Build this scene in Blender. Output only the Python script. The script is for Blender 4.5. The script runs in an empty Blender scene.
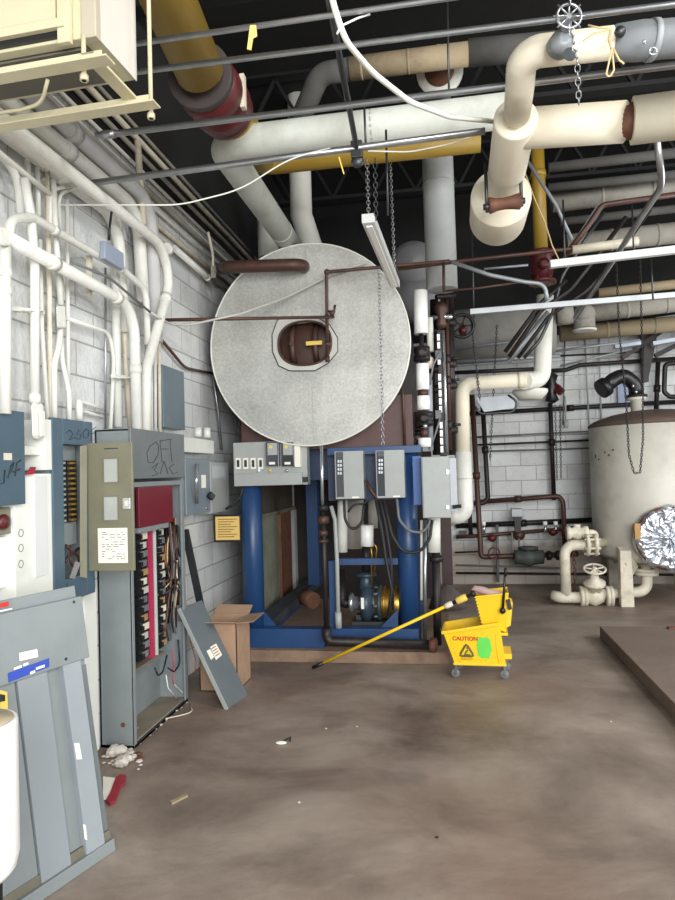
import bpy, math, random
from mathutils import Vector, Matrix
random.seed(7)
V = Vector
SC = bpy.context.scene
COL = SC.collection
# ------------------------------------------------------------------ camera
CAM = V((0, 0, 1.6)); FP = 675.0
YAW, PITCH, ROLL = math.radians(9.1), math.radians(1.8), 0.030
_f = V((-math.sin(YAW) * math.cos(PITCH), math.cos(YAW) * math.cos(PITCH), math.sin(PITCH)))
_r = V((math.cos(YAW), math.sin(YAW), 0))
_u = _r.cross(_f)
CR = _r * math.cos(ROLL) - _u * math.sin(ROLL)
CU = _u * math.cos(ROLL) + _r * math.sin(ROLL)
CF = _f
def ray(px, py): return CF + CR * ((px - 337.5) / FP) - CU * ((py - 450) / FP)
def DP(px, py, d): return CAM + ray(px, py) * d
def XP(px, py, X):
    r = ray(px, py); return CAM + r * ((X - CAM.x) / r.x)
def YP(px, py, Y):
    r = ray(px, py); return CAM + r * ((Y - CAM.y) / r.y)
def ZP(px, py, Z=0):
    r = ray(px, py); return CAM + r * ((Z - CAM.z) / r.z)
cd = bpy.data.cameras.new('camera'); cam = bpy.data.objects.new('camera', cd); COL.objects.link(cam)
cd.sensor_fit = 'HORIZONTAL'; cd.sensor_width = 36; cd.lens = 36; cd.clip_start = 0.05; cd.clip_end = 100
M = Matrix((CR, CU, -CF)).transposed().to_4x4(); M.translation = CAM; cam.matrix_world = M
SC.camera = cam
# ------------------------------------------------------------------ materials
def lin(c):
    return tuple((x / 12.92 if x <= .04045 else ((x + .055) / 1.055) ** 2.4) for x in [v / 255 for v in c])
MATS = {}
def mat(name, c, rough=.5, metal=0, var=.12, scale=6, bump=0, dirt=None, dirtamt=.5, dscale=2.5, spec=.5, bscale=60, coat=0):
    if name in MATS: return MATS[name]
    m = bpy.data.materials.new(name); m.use_nodes = True
    nt = m.node_tree; N = nt.nodes; L = nt.links; b = N['Principled BSDF']
    c = lin(c)
    tc = N.new('ShaderNodeTexCoord'); n1 = N.new('ShaderNodeTexNoise'); n1.inputs['Scale'].default_value = scale; n1.inputs['Detail'].default_value = 6
    L.new(tc.outputs['Object'], n1.inputs['Vector'])
    mr = N.new('ShaderNodeMapRange'); mr.inputs['From Min'].default_value = .3; mr.inputs['From Max'].default_value = .7
    mr.inputs['To Min'].default_value = 1 - var; mr.inputs['To Max'].default_value = 1 + var * .6
    L.new(n1.outputs['Fac'], mr.inputs['Value'])
    mx = N.new('ShaderNodeVectorMath'); mx.operation = 'SCALE'; mx.inputs[0].default_value = c; L.new(mr.outputs[0], mx.inputs['Scale'])
    out = mx.outputs[0]
    if dirt:
        n2 = N.new('ShaderNodeTexNoise'); n2.inputs['Scale'].default_value = dscale; n2.inputs['Detail'].default_value = 9; n2.inputs['Roughness'].default_value = .7
        L.new(tc.outputs['Object'], n2.inputs['Vector'])
        r2 = N.new('ShaderNodeMapRange'); r2.inputs['From Min'].default_value = .5; r2.inputs['From Max'].default_value = .75
        r2.inputs['To Max'].default_value = dirtamt; L.new(n2.outputs['Fac'], r2.inputs['Value'])
        m2 = N.new('ShaderNodeMix'); m2.data_type = 'RGBA'; L.new(r2.outputs[0], m2.inputs['Factor']); L.new(out, m2.inputs['A'])
        m2.inputs['B'].default_value = (*lin(dirt), 1); out = m2.outputs['Result']
    L.new(out, b.inputs['Base Color'])
    b.inputs['Roughness'].default_value = rough; b.inputs['Metallic'].default_value = metal
    b.inputs['Specular IOR Level'].default_value = spec
    if coat: b.inputs['Coat Weight'].default_value = coat
    if bump:
        n3 = N.new('ShaderNodeTexNoise'); n3.inputs['Scale'].default_value = bscale; n3.inputs['Detail'].default_value = 4
        L.new(tc.outputs['Object'], n3.inputs['Vector'])
        bp = N.new('ShaderNodeBump'); bp.inputs['Strength'].default_value = bump; bp.inputs['Distance'].default_value = .01
        L.new(n3.outputs['Fac'], bp.inputs['Height']); L.new(bp.outputs[0], b.inputs['Normal'])
    MATS[name] = m; return m
WP = mat('white_pipe_paint', (222, 222, 214), .42, var=.10, dirt=(150, 142, 122), dirtamt=.5, dscale=6)
WI = mat('white_insulation', (222, 222, 212), .6, var=.06, bump=.15, bscale=30, dirt=(150, 140, 118), dirtamt=.4, dscale=2)
CI = mat('cream_insulation', (226, 218, 196), .55, var=.05, bump=.15, bscale=30, dirt=(176, 160, 128), dirtamt=.35, dscale=3)
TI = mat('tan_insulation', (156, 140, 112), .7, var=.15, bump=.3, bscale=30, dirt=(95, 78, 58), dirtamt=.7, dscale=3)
DI = mat('dusty_insulation', (154, 150, 140), .8, var=.15, bump=.3, bscale=25, dirt=(84, 70, 55), dirtamt=.7, dscale=2)
GI = mat('dark_dusty_insulation', (84, 83, 80), .85, var=.2, bump=.3, bscale=25)
CP = mat('cream_enamel', (198, 190, 158), .45, var=.06, dirt=(140, 120, 85), dirtamt=.4, dscale=3)
EM = mat('galvanised_conduit', (172, 174, 176), .32, metal=.85, var=.12, scale=12)
DM = mat('dark_conduit', (74, 76, 78), .4, metal=.7, var=.15)
GV = mat('dull_galvanised', (150, 155, 158), .5, metal=.4, var=.15)
BK = mat('black_iron', (38, 34, 34), .5, metal=.3, var=.25, dirt=(70, 52, 44), dirtamt=.6, dscale=6)
BR = mat('brown_iron', (74, 50, 42), .5, metal=.2, var=.2, dirt=(110, 70, 48), dirtamt=.5, dscale=8)
RB = mat('boiler_brown_casing', (86, 58, 52), .5, var=.15, dirt=(50, 38, 36), dirtamt=.5)
MR = mat('maroon_paint', (84, 24, 26), .45, var=.2, dirt=(50, 22, 20), dirtamt=.6, dscale=6)
YP_ = mat('yellow_gas_paint', (150, 122, 42), .45, var=.12, dirt=(120, 84, 30), dirtamt=.5, dscale=3)
BL = mat('blue_steel_paint', (34, 68, 112), .38, var=.12, dirt=(28, 44, 72), dirtamt=.5, dscale=3)
BB = mat('bright_blue_paint', (40, 88, 160), .4, var=.08)
EG = mat('grey_blue_enclosure', (128, 135, 136), .42, var=.06, dirt=(104, 108, 106), dirtamt=.4)
EL = mat('light_grey_enclosure', (160, 164, 160), .45, var=.06, dirt=(120, 118, 110), dirtamt=.4)
ED = mat('dark_grey_enclosure', (104, 110, 112), .38, var=.08, dirt=(80, 80, 76), dirtamt=.4)
EB = mat('slate_blue_enclosure', (70, 92, 106), .4, var=.08, dirt=(50, 66, 78), dirtamt=.3)
OL = mat('olive_grey_paint', (122, 119, 98), .5, var=.14, dirt=(92, 86, 66), dirtamt=.7)
RD = mat('dark_red_plate', (108, 26, 40), .35, var=.08)
BLK = mat('black_plastic', (24, 24, 26), .4, var=.2)
RUB = mat('black_rubber', (36, 36, 38), .6, var=.2)
WT = mat('white_plastic', (240, 240, 236), .35, var=.02)
PAPER = mat('paper', (236, 232, 218), .8, var=.03)
INK = mat('ink', (40, 44, 52), .6, var=.1)
PINK = mat('pink_wire', (176, 52, 84), .45, var=.08)
REDW = mat('red_wire', (150, 34, 30), .45)
ORW = mat('orange_wire', (200, 120, 60), .5)
TANW = mat('tan_wire', (190, 160, 120), .5)
WW = mat('white_wire', (225, 225, 215), .45, var=.05)
GRW = mat('grey_wire', (110, 112, 112), .5)
CARD = mat('cardboard', (166, 136, 110), .85, var=.1, bump=.2, bscale=20, dirt=(110, 80, 60), dirtamt=.4)
BRASS = mat('brass', (190, 150, 70), .35, metal=.9, var=.1)
YL = mat('yellow_plastic', (240, 198, 26), .35, var=.04, dirt=(190, 150, 20), dirtamt=.3, dscale=6)
GREENP = mat('green_spray', (100, 214, 84), .5, var=.12)
DB = mat('dark_blue_label', (40, 70, 170), .4, var=.05)
CREAMI = mat('cream_iron_paint', (218, 210, 190), .5, var=.1, dirt=(120, 92, 66), dirtamt=.6, dscale=7)
TNK = mat('tank_cream_paint', (202, 198, 186), .45, var=.06, dirt=(140, 124, 104), dirtamt=.45, dscale=2.2)
RUST = mat('rusty_steel', (112, 74, 56), .65, metal=.2, var=.3, scale=14, dirt=(70, 44, 34), dirtamt=.7, dscale=9)
CANVAS = mat('grey_canvas', (124, 128, 130), .7, var=.1, bump=.4, bscale=12)
TWINE = mat('twine', (206, 180, 130), .8)
WOODC = mat('pallet_concrete', (122, 106, 94), .8, var=.15, bump=.4, bscale=14, dirt=(84, 66, 54), dirtamt=.6, dscale=3)
STRIP = mat('chalky_strip_paint', (214, 216, 212), .5, var=.05)
STRUT = mat('strut_steel', (168, 172, 174), .45, metal=.3, var=.1)
YTAG = mat('yellow_label', (226, 196, 90), .6, var=.05)
CERT = mat('aged_yellow_paper', (218, 184, 104), .7, var=.06)
GLS = mat('dark_meter_glass', (40, 44, 50), .15, var=.1, spec=.8)
SIL = mat('silver_steel', (196, 200, 204), .25, metal=.8, var=.1)
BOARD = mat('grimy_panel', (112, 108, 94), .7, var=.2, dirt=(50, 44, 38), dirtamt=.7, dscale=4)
WBOARD = mat('white_painted_board', (224, 226, 218), .5, var=.04, dirt=(170, 164, 140), dirtamt=.3)
PINKC = mat('pink_cotton', (176, 148, 142), .9, var=.15, bump=.4)
RAGM = mat('red_rag', (150, 34, 50), .9, var=.15, bump=.4)
DEB = mat('plaster_crumbs', (208, 200, 190), .9, var=.12, bump=.5)
# galvanised spangle for the boiler front
def spangle():
    m = bpy.data.materials.new('galvanised_spangle'); m.use_nodes = True
    nt = m.node_tree; N = nt.nodes; L = nt.links; b = N['Principled BSDF']
    tc = N.new('ShaderNodeTexCoord'); vo = N.new('ShaderNodeTexVoronoi'); vo.inputs['Scale'].default_value = 75; L.new(tc.outputs['Object'], vo.inputs['Vector'])
    no = N.new('ShaderNodeTexNoise'); no.inputs['Scale'].default_value = 2.2; no.inputs['Detail'].default_value = 7; L.new(tc.outputs['Object'], no.inputs['Vector'])
    ad = N.new('ShaderNodeMath'); ad.operation = 'MULTIPLY_ADD'; sp = N.new('ShaderNodeSeparateColor'); L.new(vo.outputs['Color'], sp.inputs[0])
    L.new(sp.outputs[0], ad.inputs[0]); ad.inputs[1].default_value = .25; L.new(no.outputs['Fac'], ad.inputs[2])
    cr = N.new('ShaderNodeValToRGB'); cr.color_ramp.elements[0].position = .3; cr.color_ramp.elements[1].position = .95
    cr.color_ramp.elements[0].color = (*lin((150, 150, 144)), 1); cr.color_ramp.elements[1].color = (*lin((204, 204, 198)), 1)
    L.new(ad.outputs[0], cr.inputs['Fac']); L.new(cr.outputs['Color'], b.inputs['Base Color'])
    b.inputs['Metallic'].default_value = .25; b.inputs['Roughness'].default_value = .48
    return m
SPG = spangle()
def foil():
    m = mat('crinkled_foil', (214, 220, 228), .38, metal=.85, var=.05)
    nt = m.node_tree; N = nt.nodes; L = nt.links; b = N['Principled BSDF']
    vo = N.new('ShaderNodeTexVoronoi'); vo.inputs['Scale'].default_value = 4; tc = N.new('ShaderNodeTexCoord')
    no = N.new('ShaderNodeTexNoise'); no.inputs['Scale'].default_value = 6; L.new(tc.outputs['Object'], no.inputs['Vector'])
    sc_ = N.new('ShaderNodeMapping'); sc_.inputs['Scale'].default_value = (1.6, 1.6, .6); sc_.inputs['Rotation'].default_value = (0, .5, 0); L.new(tc.outputs['Object'], sc_.inputs['Vector']); mp = N.new('ShaderNodeVectorMath'); mp.operation = 'ADD'; L.new(sc_.outputs[0], mp.inputs[0]); L.new(no.outputs['Color'], mp.inputs[1])
    L.new(mp.outputs[0], vo.inputs['Vector'])
    bp = N.new('ShaderNodeBump'); bp.inputs['Strength'].default_value = .6; bp.inputs['Distance'].default_value = .05
    L.new(vo.outputs['Distance'], bp.inputs['Height']); L.new(bp.outputs[0], b.inputs['Normal']); return m
FOIL = foil()
def blockwall(name, axis, worn=0):
    m = bpy.data.materials.new(name); m.use_nodes = True
    nt = m.node_tree; N = nt.nodes; L = nt.links; b = N['Principled BSDF']
    g = N.new('ShaderNodeNewGeometry'); s = N.new('ShaderNodeSeparateXYZ'); L.new(g.outputs['Position'], s.inputs[0])
    c = N.new('ShaderNodeCombineXYZ'); L.new(s.outputs[axis], c.inputs[0]); L.new(s.outputs[2], c.inputs[1])
    n = N.new('ShaderNodeTexNoise'); n.inputs['Scale'].default_value = 3; n.inputs['Detail'].default_value = 9; n.inputs['Roughness'].default_value = .7
    L.new(g.outputs['Position'], n.inputs['Vector'])
    br = N.new('ShaderNodeTexBrick'); br.inputs['Scale'].default_value = 1; br.inputs['Brick Width'].default_value = .40; br.inputs['Row Height'].default_value = .2
    br.inputs['Mortar Size'].default_value = .006; br.inputs['Mortar Smooth'].default_value = .6
    br.inputs['Color1'].default_value = (*lin((216, 218, 217)), 1); br.inputs['Color2'].default_value = (*lin((200, 202, 201)), 1)
    br.inputs['Mortar'].default_value = (*lin((164, 163, 158)), 1)
    L.new(c.outputs[0], br.inputs['Vector'])
    r = N.new('ShaderNodeMapRange'); r.inputs['From Min'].default_value = .52; r.inputs['From Max'].default_value = .8; r.inputs['To Max'].default_value = .55; L.new(n.outputs['Fac'], r.inputs['Value'])
    mx = N.new('ShaderNodeMix'); mx.data_type = 'RGBA'; L.new(r.outputs[0], mx.inputs['Factor']); L.new(br.outputs['Color'], mx.inputs['A']); mx.inputs['B'].default_value = (*lin((150, 140, 122)), 1)
    out = mx.outputs['Result']
    # chipped paint: small dark flakes, and (back wall) bare tan lower courses
    n5 = N.new('ShaderNodeTexNoise'); n5.inputs['Scale'].default_value = 9; n5.inputs['Detail'].default_value = 8; n5.inputs['Roughness'].default_value = .8; L.new(g.outputs['Position'], n5.inputs['Vector'])
    r5 = N.new('ShaderNodeMapRange'); r5.inputs['From Min'].default_value = .60 if worn else .64; r5.inputs['From Max'].default_value = .68 if worn else .72; r5.inputs['To Max'].default_value = .6; L.new(n5.outputs['Fac'], r5.inputs['Value'])
    m5 = N.new('ShaderNodeMix'); m5.data_type = 'RGBA'; L.new(r5.outputs[0], m5.inputs['Factor']); L.new(out, m5.inputs['A']); m5.inputs['B'].default_value = (*lin((96, 90, 82)), 1); out = m5.outputs['Result']
    if worn:
        r6 = N.new('ShaderNodeMapRange'); r6.inputs['From Min'].default_value = .62; r6.inputs['From Max'].default_value = .54; r6.inputs['To Max'].default_value = .75
        ad = N.new('ShaderNodeMath'); ad.operation = 'MULTIPLY_ADD'; L.new(n.outputs['Fac'], ad.inputs[0]); ad.inputs[1].default_value = .25; L.new(s.outputs[2], ad.inputs[2])
        r6.inputs['From Min'].default_value = .72; r6.inputs['From Max'].default_value = .62; L.new(ad.outputs[0], r6.inputs['Value'])
        m6 = N.new('ShaderNodeMix'); m6.data_type = 'RGBA'; L.new(r6.outputs[0], m6.inputs['Factor']); L.new(out, m6.inputs['A']); m6.inputs['B'].default_value = (*lin((140, 122, 104)), 1); out = m6.outputs['Result']
    L.new(out, b.inputs['Base Color']); b.inputs['Roughness'].default_value = .6
    # height: mortar groove + grain
    ma = N.new('ShaderNodeMath'); ma.operation = 'MULTIPLY_ADD'; L.new(br.outputs['Fac'], ma.inputs[0]); ma.inputs[1].default_value = -1
    n2 = N.new('ShaderNodeTexNoise'); n2.inputs['Scale'].default_value = 40; n2.inputs['Detail'].default_value = 5; L.new(g.outputs['Position'], n2.inputs['Vector'])
    L.new(n2.outputs['Fac'], ma.inputs[2])
    bp = N.new('ShaderNodeBump'); bp.inputs['Strength'].default_value = .6; bp.inputs['Distance'].default_value = .012
    L.new(ma.outputs[0], bp.inputs['Height']); L.new(bp.outputs[0], b.inputs['Normal']); return m
WALLM_L = blockwall('painted_block_side', 1); WALLM_B = blockwall('painted_block_back', 0, 1)
WI_DIM = mat('dimmed_pale_jacket', (192, 195, 186), .65, var=.08, bump=.15, bscale=30, dirt=(130, 128, 110), dirtamt=.5, dscale=2)  # white insulation copy, darkened to paint in the dim upper light, plus dirt
DARKW = mat('unpainted_dark_deck', (24, 23, 22), .9, var=.3, scale=2)
def floorm():
    m = bpy.data.materials.new('stained_concrete_floor'); m.use_nodes = True
    nt = m.node_tree; N = nt.nodes; L = nt.links; b = N['Principled BSDF']
    g = N.new('ShaderNodeNewGeometry')
    mp = N.new('ShaderNodeMapping'); mp.inputs['Scale'].default_value = (.8, 1.0, 1); L.new(g.outputs['Position'], mp.inputs['Vector'])
    n = N.new('ShaderNodeTexNoise'); n.inputs['Scale'].default_value = 1.3; n.inputs['Detail'].default_value = 10; n.inputs['Roughness'].default_value = .62; n.inputs['Distortion'].default_value = .4
    L.new(mp.outputs[0], n.inputs['Vector'])
    cr = N.new('ShaderNodeValToRGB'); e = cr.color_ramp.elements
    e[0].position = .3; e[0].color = (*lin((92, 79, 70)), 1); e[1].position = .72; e[1].color = (*lin((170, 157, 144)), 1)
    k = e.new(.5); k.color = (*lin((136, 122, 110)), 1)
    L.new(n.outputs['Fac'], cr.inputs['Fac'])
    n2 = N.new('ShaderNodeTexNoise'); n2.inputs['Scale'].default_value = .55; n2.inputs['Detail'].default_value = 4; L.new(g.outputs['Position'], n2.inputs['Vector'])
    r = N.new('ShaderNodeMapRange'); r.inputs['From Min'].default_value = .45; r.inputs['From Max'].default_value = .65; r.inputs['To Max'].default_value = .45; L.new(n2.outputs['Fac'], r.inputs['Value'])
    mx = N.new('ShaderNodeMix'); mx.data_type = 'RGBA'; L.new(r.outputs[0], mx.inputs['Factor']); L.new(cr.outputs['Color'], mx.inputs['A']); mx.inputs['B'].default_value = (*lin((126, 98, 84)), 1)
    n4 = N.new('ShaderNodeTexNoise'); n4.inputs['Scale'].default_value = 1.9; n4.inputs['Detail'].default_value = 3; L.new(g.outputs['Position'], n4.inputs['Vector'])
    r4 = N.new('ShaderNodeMapRange'); r4.inputs['From Min'].default_value = .6; r4.inputs['From Max'].default_value = .74; r4.inputs['To Max'].default_value = .6; L.new(n4.outputs['Fac'], r4.inputs['Value'])
    m4 = N.new('ShaderNodeMix'); m4.data_type = 'RGBA'; L.new(r4.outputs[0], m4.inputs['Factor']); L.new(mx.outputs['Result'], m4.inputs['A']); m4.inputs['B'].default_value = (*lin((86, 76, 70)), 1)
    L.new(m4.outputs['Result'], b.inputs['Base Color'])
    r2 = N.new('ShaderNodeMapRange'); r2.inputs['To Min'].default_value = .36; r2.inputs['To Max'].default_value = .7; L.new(n.outputs['Fac'], r2.inputs['Value']); L.new(r2.outputs[0], b.inputs['Roughness'])
    n3 = N.new('ShaderNodeTexNoise'); n3.inputs['Scale'].default_value = 25; n3.inputs['Detail'].default_value = 6; L.new(g.outputs['Position'], n3.inputs['Vector'])
    bp = N.new('ShaderNodeBump'); bp.inputs['Strength'].default_value = .25; bp.inputs['Distance'].default_value = .01; L.new(n3.outputs['Fac'], bp.inputs['Height']); L.new(bp.outputs[0], b.inputs['Normal'])
    return m
FLOORM = floorm()
# ------------------------------------------------------------------ mesh builder
def frame(d):
    d = d.normalized(); a = V((0, 0, 1)) if abs(d.z) < .9 else V((1, 0, 0))
    x = d.cross(a).normalized(); return x, x.cross(d).normalized()
def fillet(pts, r, n=6):
    pts = [V(p) for p in pts]
    if not r or len(pts) < 3: return pts
    out = [pts[0]]
    for i in range(1, len(pts) - 1):
        a, b, c = pts[i - 1], pts[i], pts[i + 1]
        u = (a - b); w = (c - b); lu, lw = u.length, w.length
        if lu < 1e-6 or lw < 1e-6: continue
        u /= lu; w /= lw; ang = u.angle(w)
        if ang > 3.05: out.append(b); continue
        t = min(r / math.tan(ang / 2), lu * .49, lw * .49); rr = t * math.tan(ang / 2)
        p0 = b + u * t; p1 = b + w * t
        cen = b + (u + w).normalized() * (rr / math.sin(ang / 2))
        v0 = p0 - cen; v1 = p1 - cen; th = v0.angle(v1)
        for k in range(n + 1):
            s = k / n
            out.append(cen + (v0 * math.sin((1 - s) * th) + v1 * math.sin(s * th)) / max(math.sin(th), 1e-6))
    out.append(pts[-1]); return out
class MB:
    def __init__(s, M=None): s.v = []; s.f = []; s.sm = []; s.mi = []; s.m = 0; s.M = M
    def add(s, vs, fs, smooth=False):
        o = len(s.v)
        s.v += [(s.M @ V(p)) if s.M else V(p) for p in vs]
        for f in fs: s.f.append([o + i for i in f]); s.sm.append(smooth); s.mi.append(s.m)
        return s
    def box(s, a, b):
        x0, x1 = sorted((a[0], b[0])); y0, y1 = sorted((a[1], b[1])); z0, z1 = sorted((a[2], b[2]))
        return s.add([(x0,y0,z0),(x1,y0,z0),(x1,y1,z0),(x0,y1,z0),(x0,y0,z1),(x1,y0,z1),(x1,y1,z1),(x0,y1,z1)],
              [(0,3,2,1),(4,5,6,7),(0,1,5,4),(1,2,6,5),(2,3,7,6),(3,0,4,7)])
    def hexa(s, bot, top):
        return s.add(list(bot) + list(top), [(0,3,2,1),(4,5,6,7),(0,1,5,4),(1,2,6,5),(2,3,7,6),(3,0,4,7)])
    def bar(s, p0, p1, w, h=None):
        h = h or w; p0 = V(p0); p1 = V(p1); d = (p1 - p0).normalized(); x, y = frame(d)
        q = [x * (a * w / 2) + y * (b * h / 2) for a, b in ((-1,-1),(1,-1),(1,1),(-1,1))]
        return s.hexa([p0 + k for k in q], [p1 + k for k in q])
    def prism(s, poly, ext):
        ext = V(ext); n = len(poly); a = [V(p) for p in poly]; b = [p + ext for p in a]
        return s.add(a + b, [tuple(range(n))[::-1], tuple(range(n, 2 * n))] + [(i, (i + 1) % n, n + (i + 1) % n, n + i) for i in range(n)])
    def tube(s, pts, r, seg=12, bend=0, caps=True, smooth=True, closed=False, nb=6):
        pts = fillet(pts, bend, nb); n = len(pts)
        R = r if isinstance(r, (list, tuple)) else [r] * n
        if len(R) != n: R = [R[0] + (R[-1] - R[0]) * i / (n - 1) for i in range(n)]
        vs = []; d = (pts[1] - pts[0]).normalized(); x, y = frame(d)
        for i, p in enumerate(pts):
            if closed: dd = pts[(i + 1) % n] - pts[i - 1]
            else: dd = (pts[min(i + 1, n - 1)] - pts[max(i - 1, 0)])
            dd = dd.normalized() if dd.length > 1e-9 else d
            q = d.rotation_difference(dd); x = q @ x; y = q @ y; d = dd
            for k in range(seg):
                a = 2 * math.pi * k / seg; vs.append(p + (x * math.cos(a) + y * math.sin(a)) * R[i])
        fs = []
        for i in range(n if closed else n - 1):
            j = (i + 1) % n
            for k in range(seg): fs.append((i*seg+k, i*seg+(k+1)%seg, j*seg+(k+1)%seg, j*seg+k))
        s.add(vs, fs, smooth)
        if caps and not closed:
            o = len(s.v) - n * seg
            s.f.append([o + k for k in range(seg)][::-1]); s.sm.append(False); s.mi.append(s.m)
            s.f.append([o + (n-1)*seg + k for k in range(seg)]); s.sm.append(False); s.mi.append(s.m)
        return s
    def cyl(s, p0, p1, r, seg=20, r1=None): return s.tube([p0, p1], [r, r1 if r1 is not None else r], seg)
    def lathe(s, c, axis, prof, seg=28, smooth=True, caps=True):
        c = V(c); ax = V(axis).normalized(); x, y = frame(ax); vs = []
        for (r, h) in prof:
            for k in range(seg):
                a = 2 * math.pi * k / seg; vs.append(c + ax * h + (x * math.cos(a) + y * math.sin(a)) * r)
        fs = [(i*seg+k, i*seg+(k+1)%seg, (i+1)*seg+(k+1)%seg, (i+1)*seg+k) for i in range(len(prof)-1) for k in range(seg)]
        s.add(vs, fs, smooth); o = len(s.v) - len(vs); n = len(prof)
        if caps and prof[0][0] > 1e-4: s.f.append([o + k for k in range(seg)][::-1]); s.sm.append(False); s.mi.append(s.m)
        if caps and prof[-1][0] > 1e-4: s.f.append([o + (n-1)*seg + k for k in range(seg)]); s.sm.append(False); s.mi.append(s.m)
        return s
    def ring(s, c, axis, R, r, seg=24, ts=8):
        x, y = frame(V(axis)); c = V(c)
        return s.tube([c + (x * math.cos(2*math.pi*k/seg) + y * math.sin(2*math.pi*k/seg)) * R for k in range(seg)], r, ts, closed=True)
    def sphere(s, c, r, sc=(1,1,1), seg=12):
        c = V(c); vs = []; n = seg // 2
        for i in range(n + 1):
            t = math.pi * i / n
            for k in range(seg):
                a = 2*math.pi*k/seg; vs.append(c + V((r*sc[0]*math.sin(t)*math.cos(a), r*sc[1]*math.sin(t)*math.sin(a), r*sc[2]*math.cos(t))))
        return s.add(vs, [(i*seg+k, (i+1)*seg+k, (i+1)*seg+(k+1)%seg, i*seg+(k+1)%seg) for i in range(n) for k in range(seg)], True)
    def build(s, name, m, parent=None, label=None, cat=None, group=None, kind=None, bevel=0):
        me = bpy.data.meshes.new(name); off = V(parent['_o']) if parent is not None else (s.v[0] * 0)
        if parent is None and s.v:
            off = V((sum(p.x for p in s.v) / len(s.v), sum(p.y for p in s.v) / len(s.v), min(p.z for p in s.v)))
        me.from_pydata([p - off for p in s.v], [], s.f); me.update()
        for mm in (m if isinstance(m, (list, tuple)) else [m]): me.materials.append(mm)
        me.polygons.foreach_set('use_smooth', s.sm); me.polygons.foreach_set('material_index', s.mi)
        ob = bpy.data.objects.new(name, me); COL.objects.link(ob)
        OFF[ob.name] = off
        if parent is not None: ob.parent = parent if parent.type == 'EMPTY' else parent
        else: ob.location = off
        if bevel:
            b = ob.modifiers.new('bevel', 'BEVEL'); b.width = bevel; b.segments = 2; b.limit_method = 'ANGLE'; b.angle_limit = .7
        if label: ob['label'] = label
        if cat: ob['category'] = cat
        if group: ob['group'] = group
        if kind: ob['kind'] = kind
        ob['_o'] = tuple(off); ALL.append(ob)
        return ob
OFF = {}; ALL = []
def thing(name, label, cat, loc, group=None):
    o = bpy.data.objects.new(name, None); COL.objects.link(o); o.location = V(loc); o.empty_display_size = .05
    o['label'] = label; o['category'] = cat; o['_o'] = tuple(V(loc))
    if group: o['group'] = group
    ALL.append(o); return o
def text(s, size, M4, m, parent, name='lettering', depth=.0006, bold=0):
    cu = bpy.data.curves.new('t', 'FONT'); cu.body = s; cu.size = size; cu.extrude = depth; cu.offset = bold; cu.align_x = 'CENTER'; cu.align_y = 'CENTER'
    to = bpy.data.objects.new('t', cu); COL.objects.link(to)
    me = bpy.data.meshes.new_from_object(to); bpy.data.objects.remove(to)
    mb = MB(M4); mb.add([v.co.copy() for v in me.vertices], [tuple(p.vertices) for p in me.polygons]); bpy.data.meshes.remove(me)
    return mb.build(name, m, parent)
def basis(o, x, y, z):
    m = Matrix((V(x).normalized(), V(y).normalized(), V(z).normalized())).transposed().to_4x4(); m.translation = V(o); return m
WX = lambda o: basis(o, (0, 1, 0), (0, 0, 1), (1, 0, 0))      # text facing +X (left wall)
WY = lambda o: basis(o, (1, 0, 0), (0, 0, 1), (0, -1, 0))     # text facing -Y
def ybox(mb, x0, y0, x1, y1, Y, dep, out=0):
    mx, my = (x0 + x1) / 2, (y0 + y1) / 2
    a = YP(x0, my, Y).x; b = YP(x1, my, Y).x; c = YP(mx, y0, Y).z; d = YP(mx, y1, Y).z
    mb.box((a, Y - out, d), (b, Y + dep, c)); return (a, b, d, c)
def xbox(mb, xl, yt, yb, xr, X, dep):
    a = XP(xl, (yt + yb) / 2, X); b = XP(xr, (yt + yb) / 2, X); c = XP(xl, yt, X).z; d = XP(xl, yb, X).z
    mb.box((X - dep, a.y, d), (X, b.y, c)); return (a.y, b.y, d, c)
def chain(mb, p0, p1, link=.035, w=.018, r=.003, sag=0):
    p0 = V(p0); p1 = V(p1); n = max(2, int((p1 - p0).length / (link * .8)))
    for i in range(n):
        a = p0.lerp(p1, i / n); b = p0.lerp(p1, (i + 1.15) / n)
        a.z -= sag * 4 * (i / n) * (1 - i / n); t = (i + 1.15) / n; b.z -= sag * 4 * t * (1 - t)
        d = (b - a).normalized(); x, y = frame(d); s = x if i % 2 else y
        mb.tube([a + s * w * .3, a + s * w * .5 + d * link * .25, b + s * w * .5 - d * link * .25, b + s * w * .3, b - s * w * .3, b - s * w * .5 - d * link * .25, a - s * w * .5 + d * link * .25, a - s * w * .3], r, 4, closed=True)
def coll(mb, pts, r, w, at):      # sleeve on a straight run between pts at parameter(s)
    a, b = V(pts[0]), V(pts[1]); d = (b - a).normalized()
    for t in at:
        c = a.lerp(b, t); mb.tube([c - d * w / 2, c + d * w / 2], r, 16)
# ================================================================== SETTING
XW, YB, XR, YF, ZC = -2.09, 9.45, 4.9, -3.5, 5.4
MB().box((XW - .3, YF, -.2), (XR + .3, YB + .3, 0)).build('floor', FLOORM, kind='structure')
def wallobj(name, a, b, m): MB().box(a, b).build(name, m, kind='structure')
wallobj('wall_left', (XW - .3, YF, 0), (XW, YB, 3.8), WALLM_L)
wallobj('wall_left_upper', (XW - .3, YF, 3.8), (XW, YB, ZC), DARKW)
wallobj('wall_back', (XW - .3, YB, 0), (XR + .3, YB + .3, 3.35), WALLM_B)
wallobj('wall_back_upper', (XW - .3, YB, 3.35), (XR + .3, YB + .3, ZC), DARKW)
wallobj('wall_right', (XR, YF, 0), (XR + .3, YB, ZC), WALLM_L)
wallobj('ceiling', (XW - .3, YF, ZC), (XR + .3, YB + .3, ZC + .2), DARKW)
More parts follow.
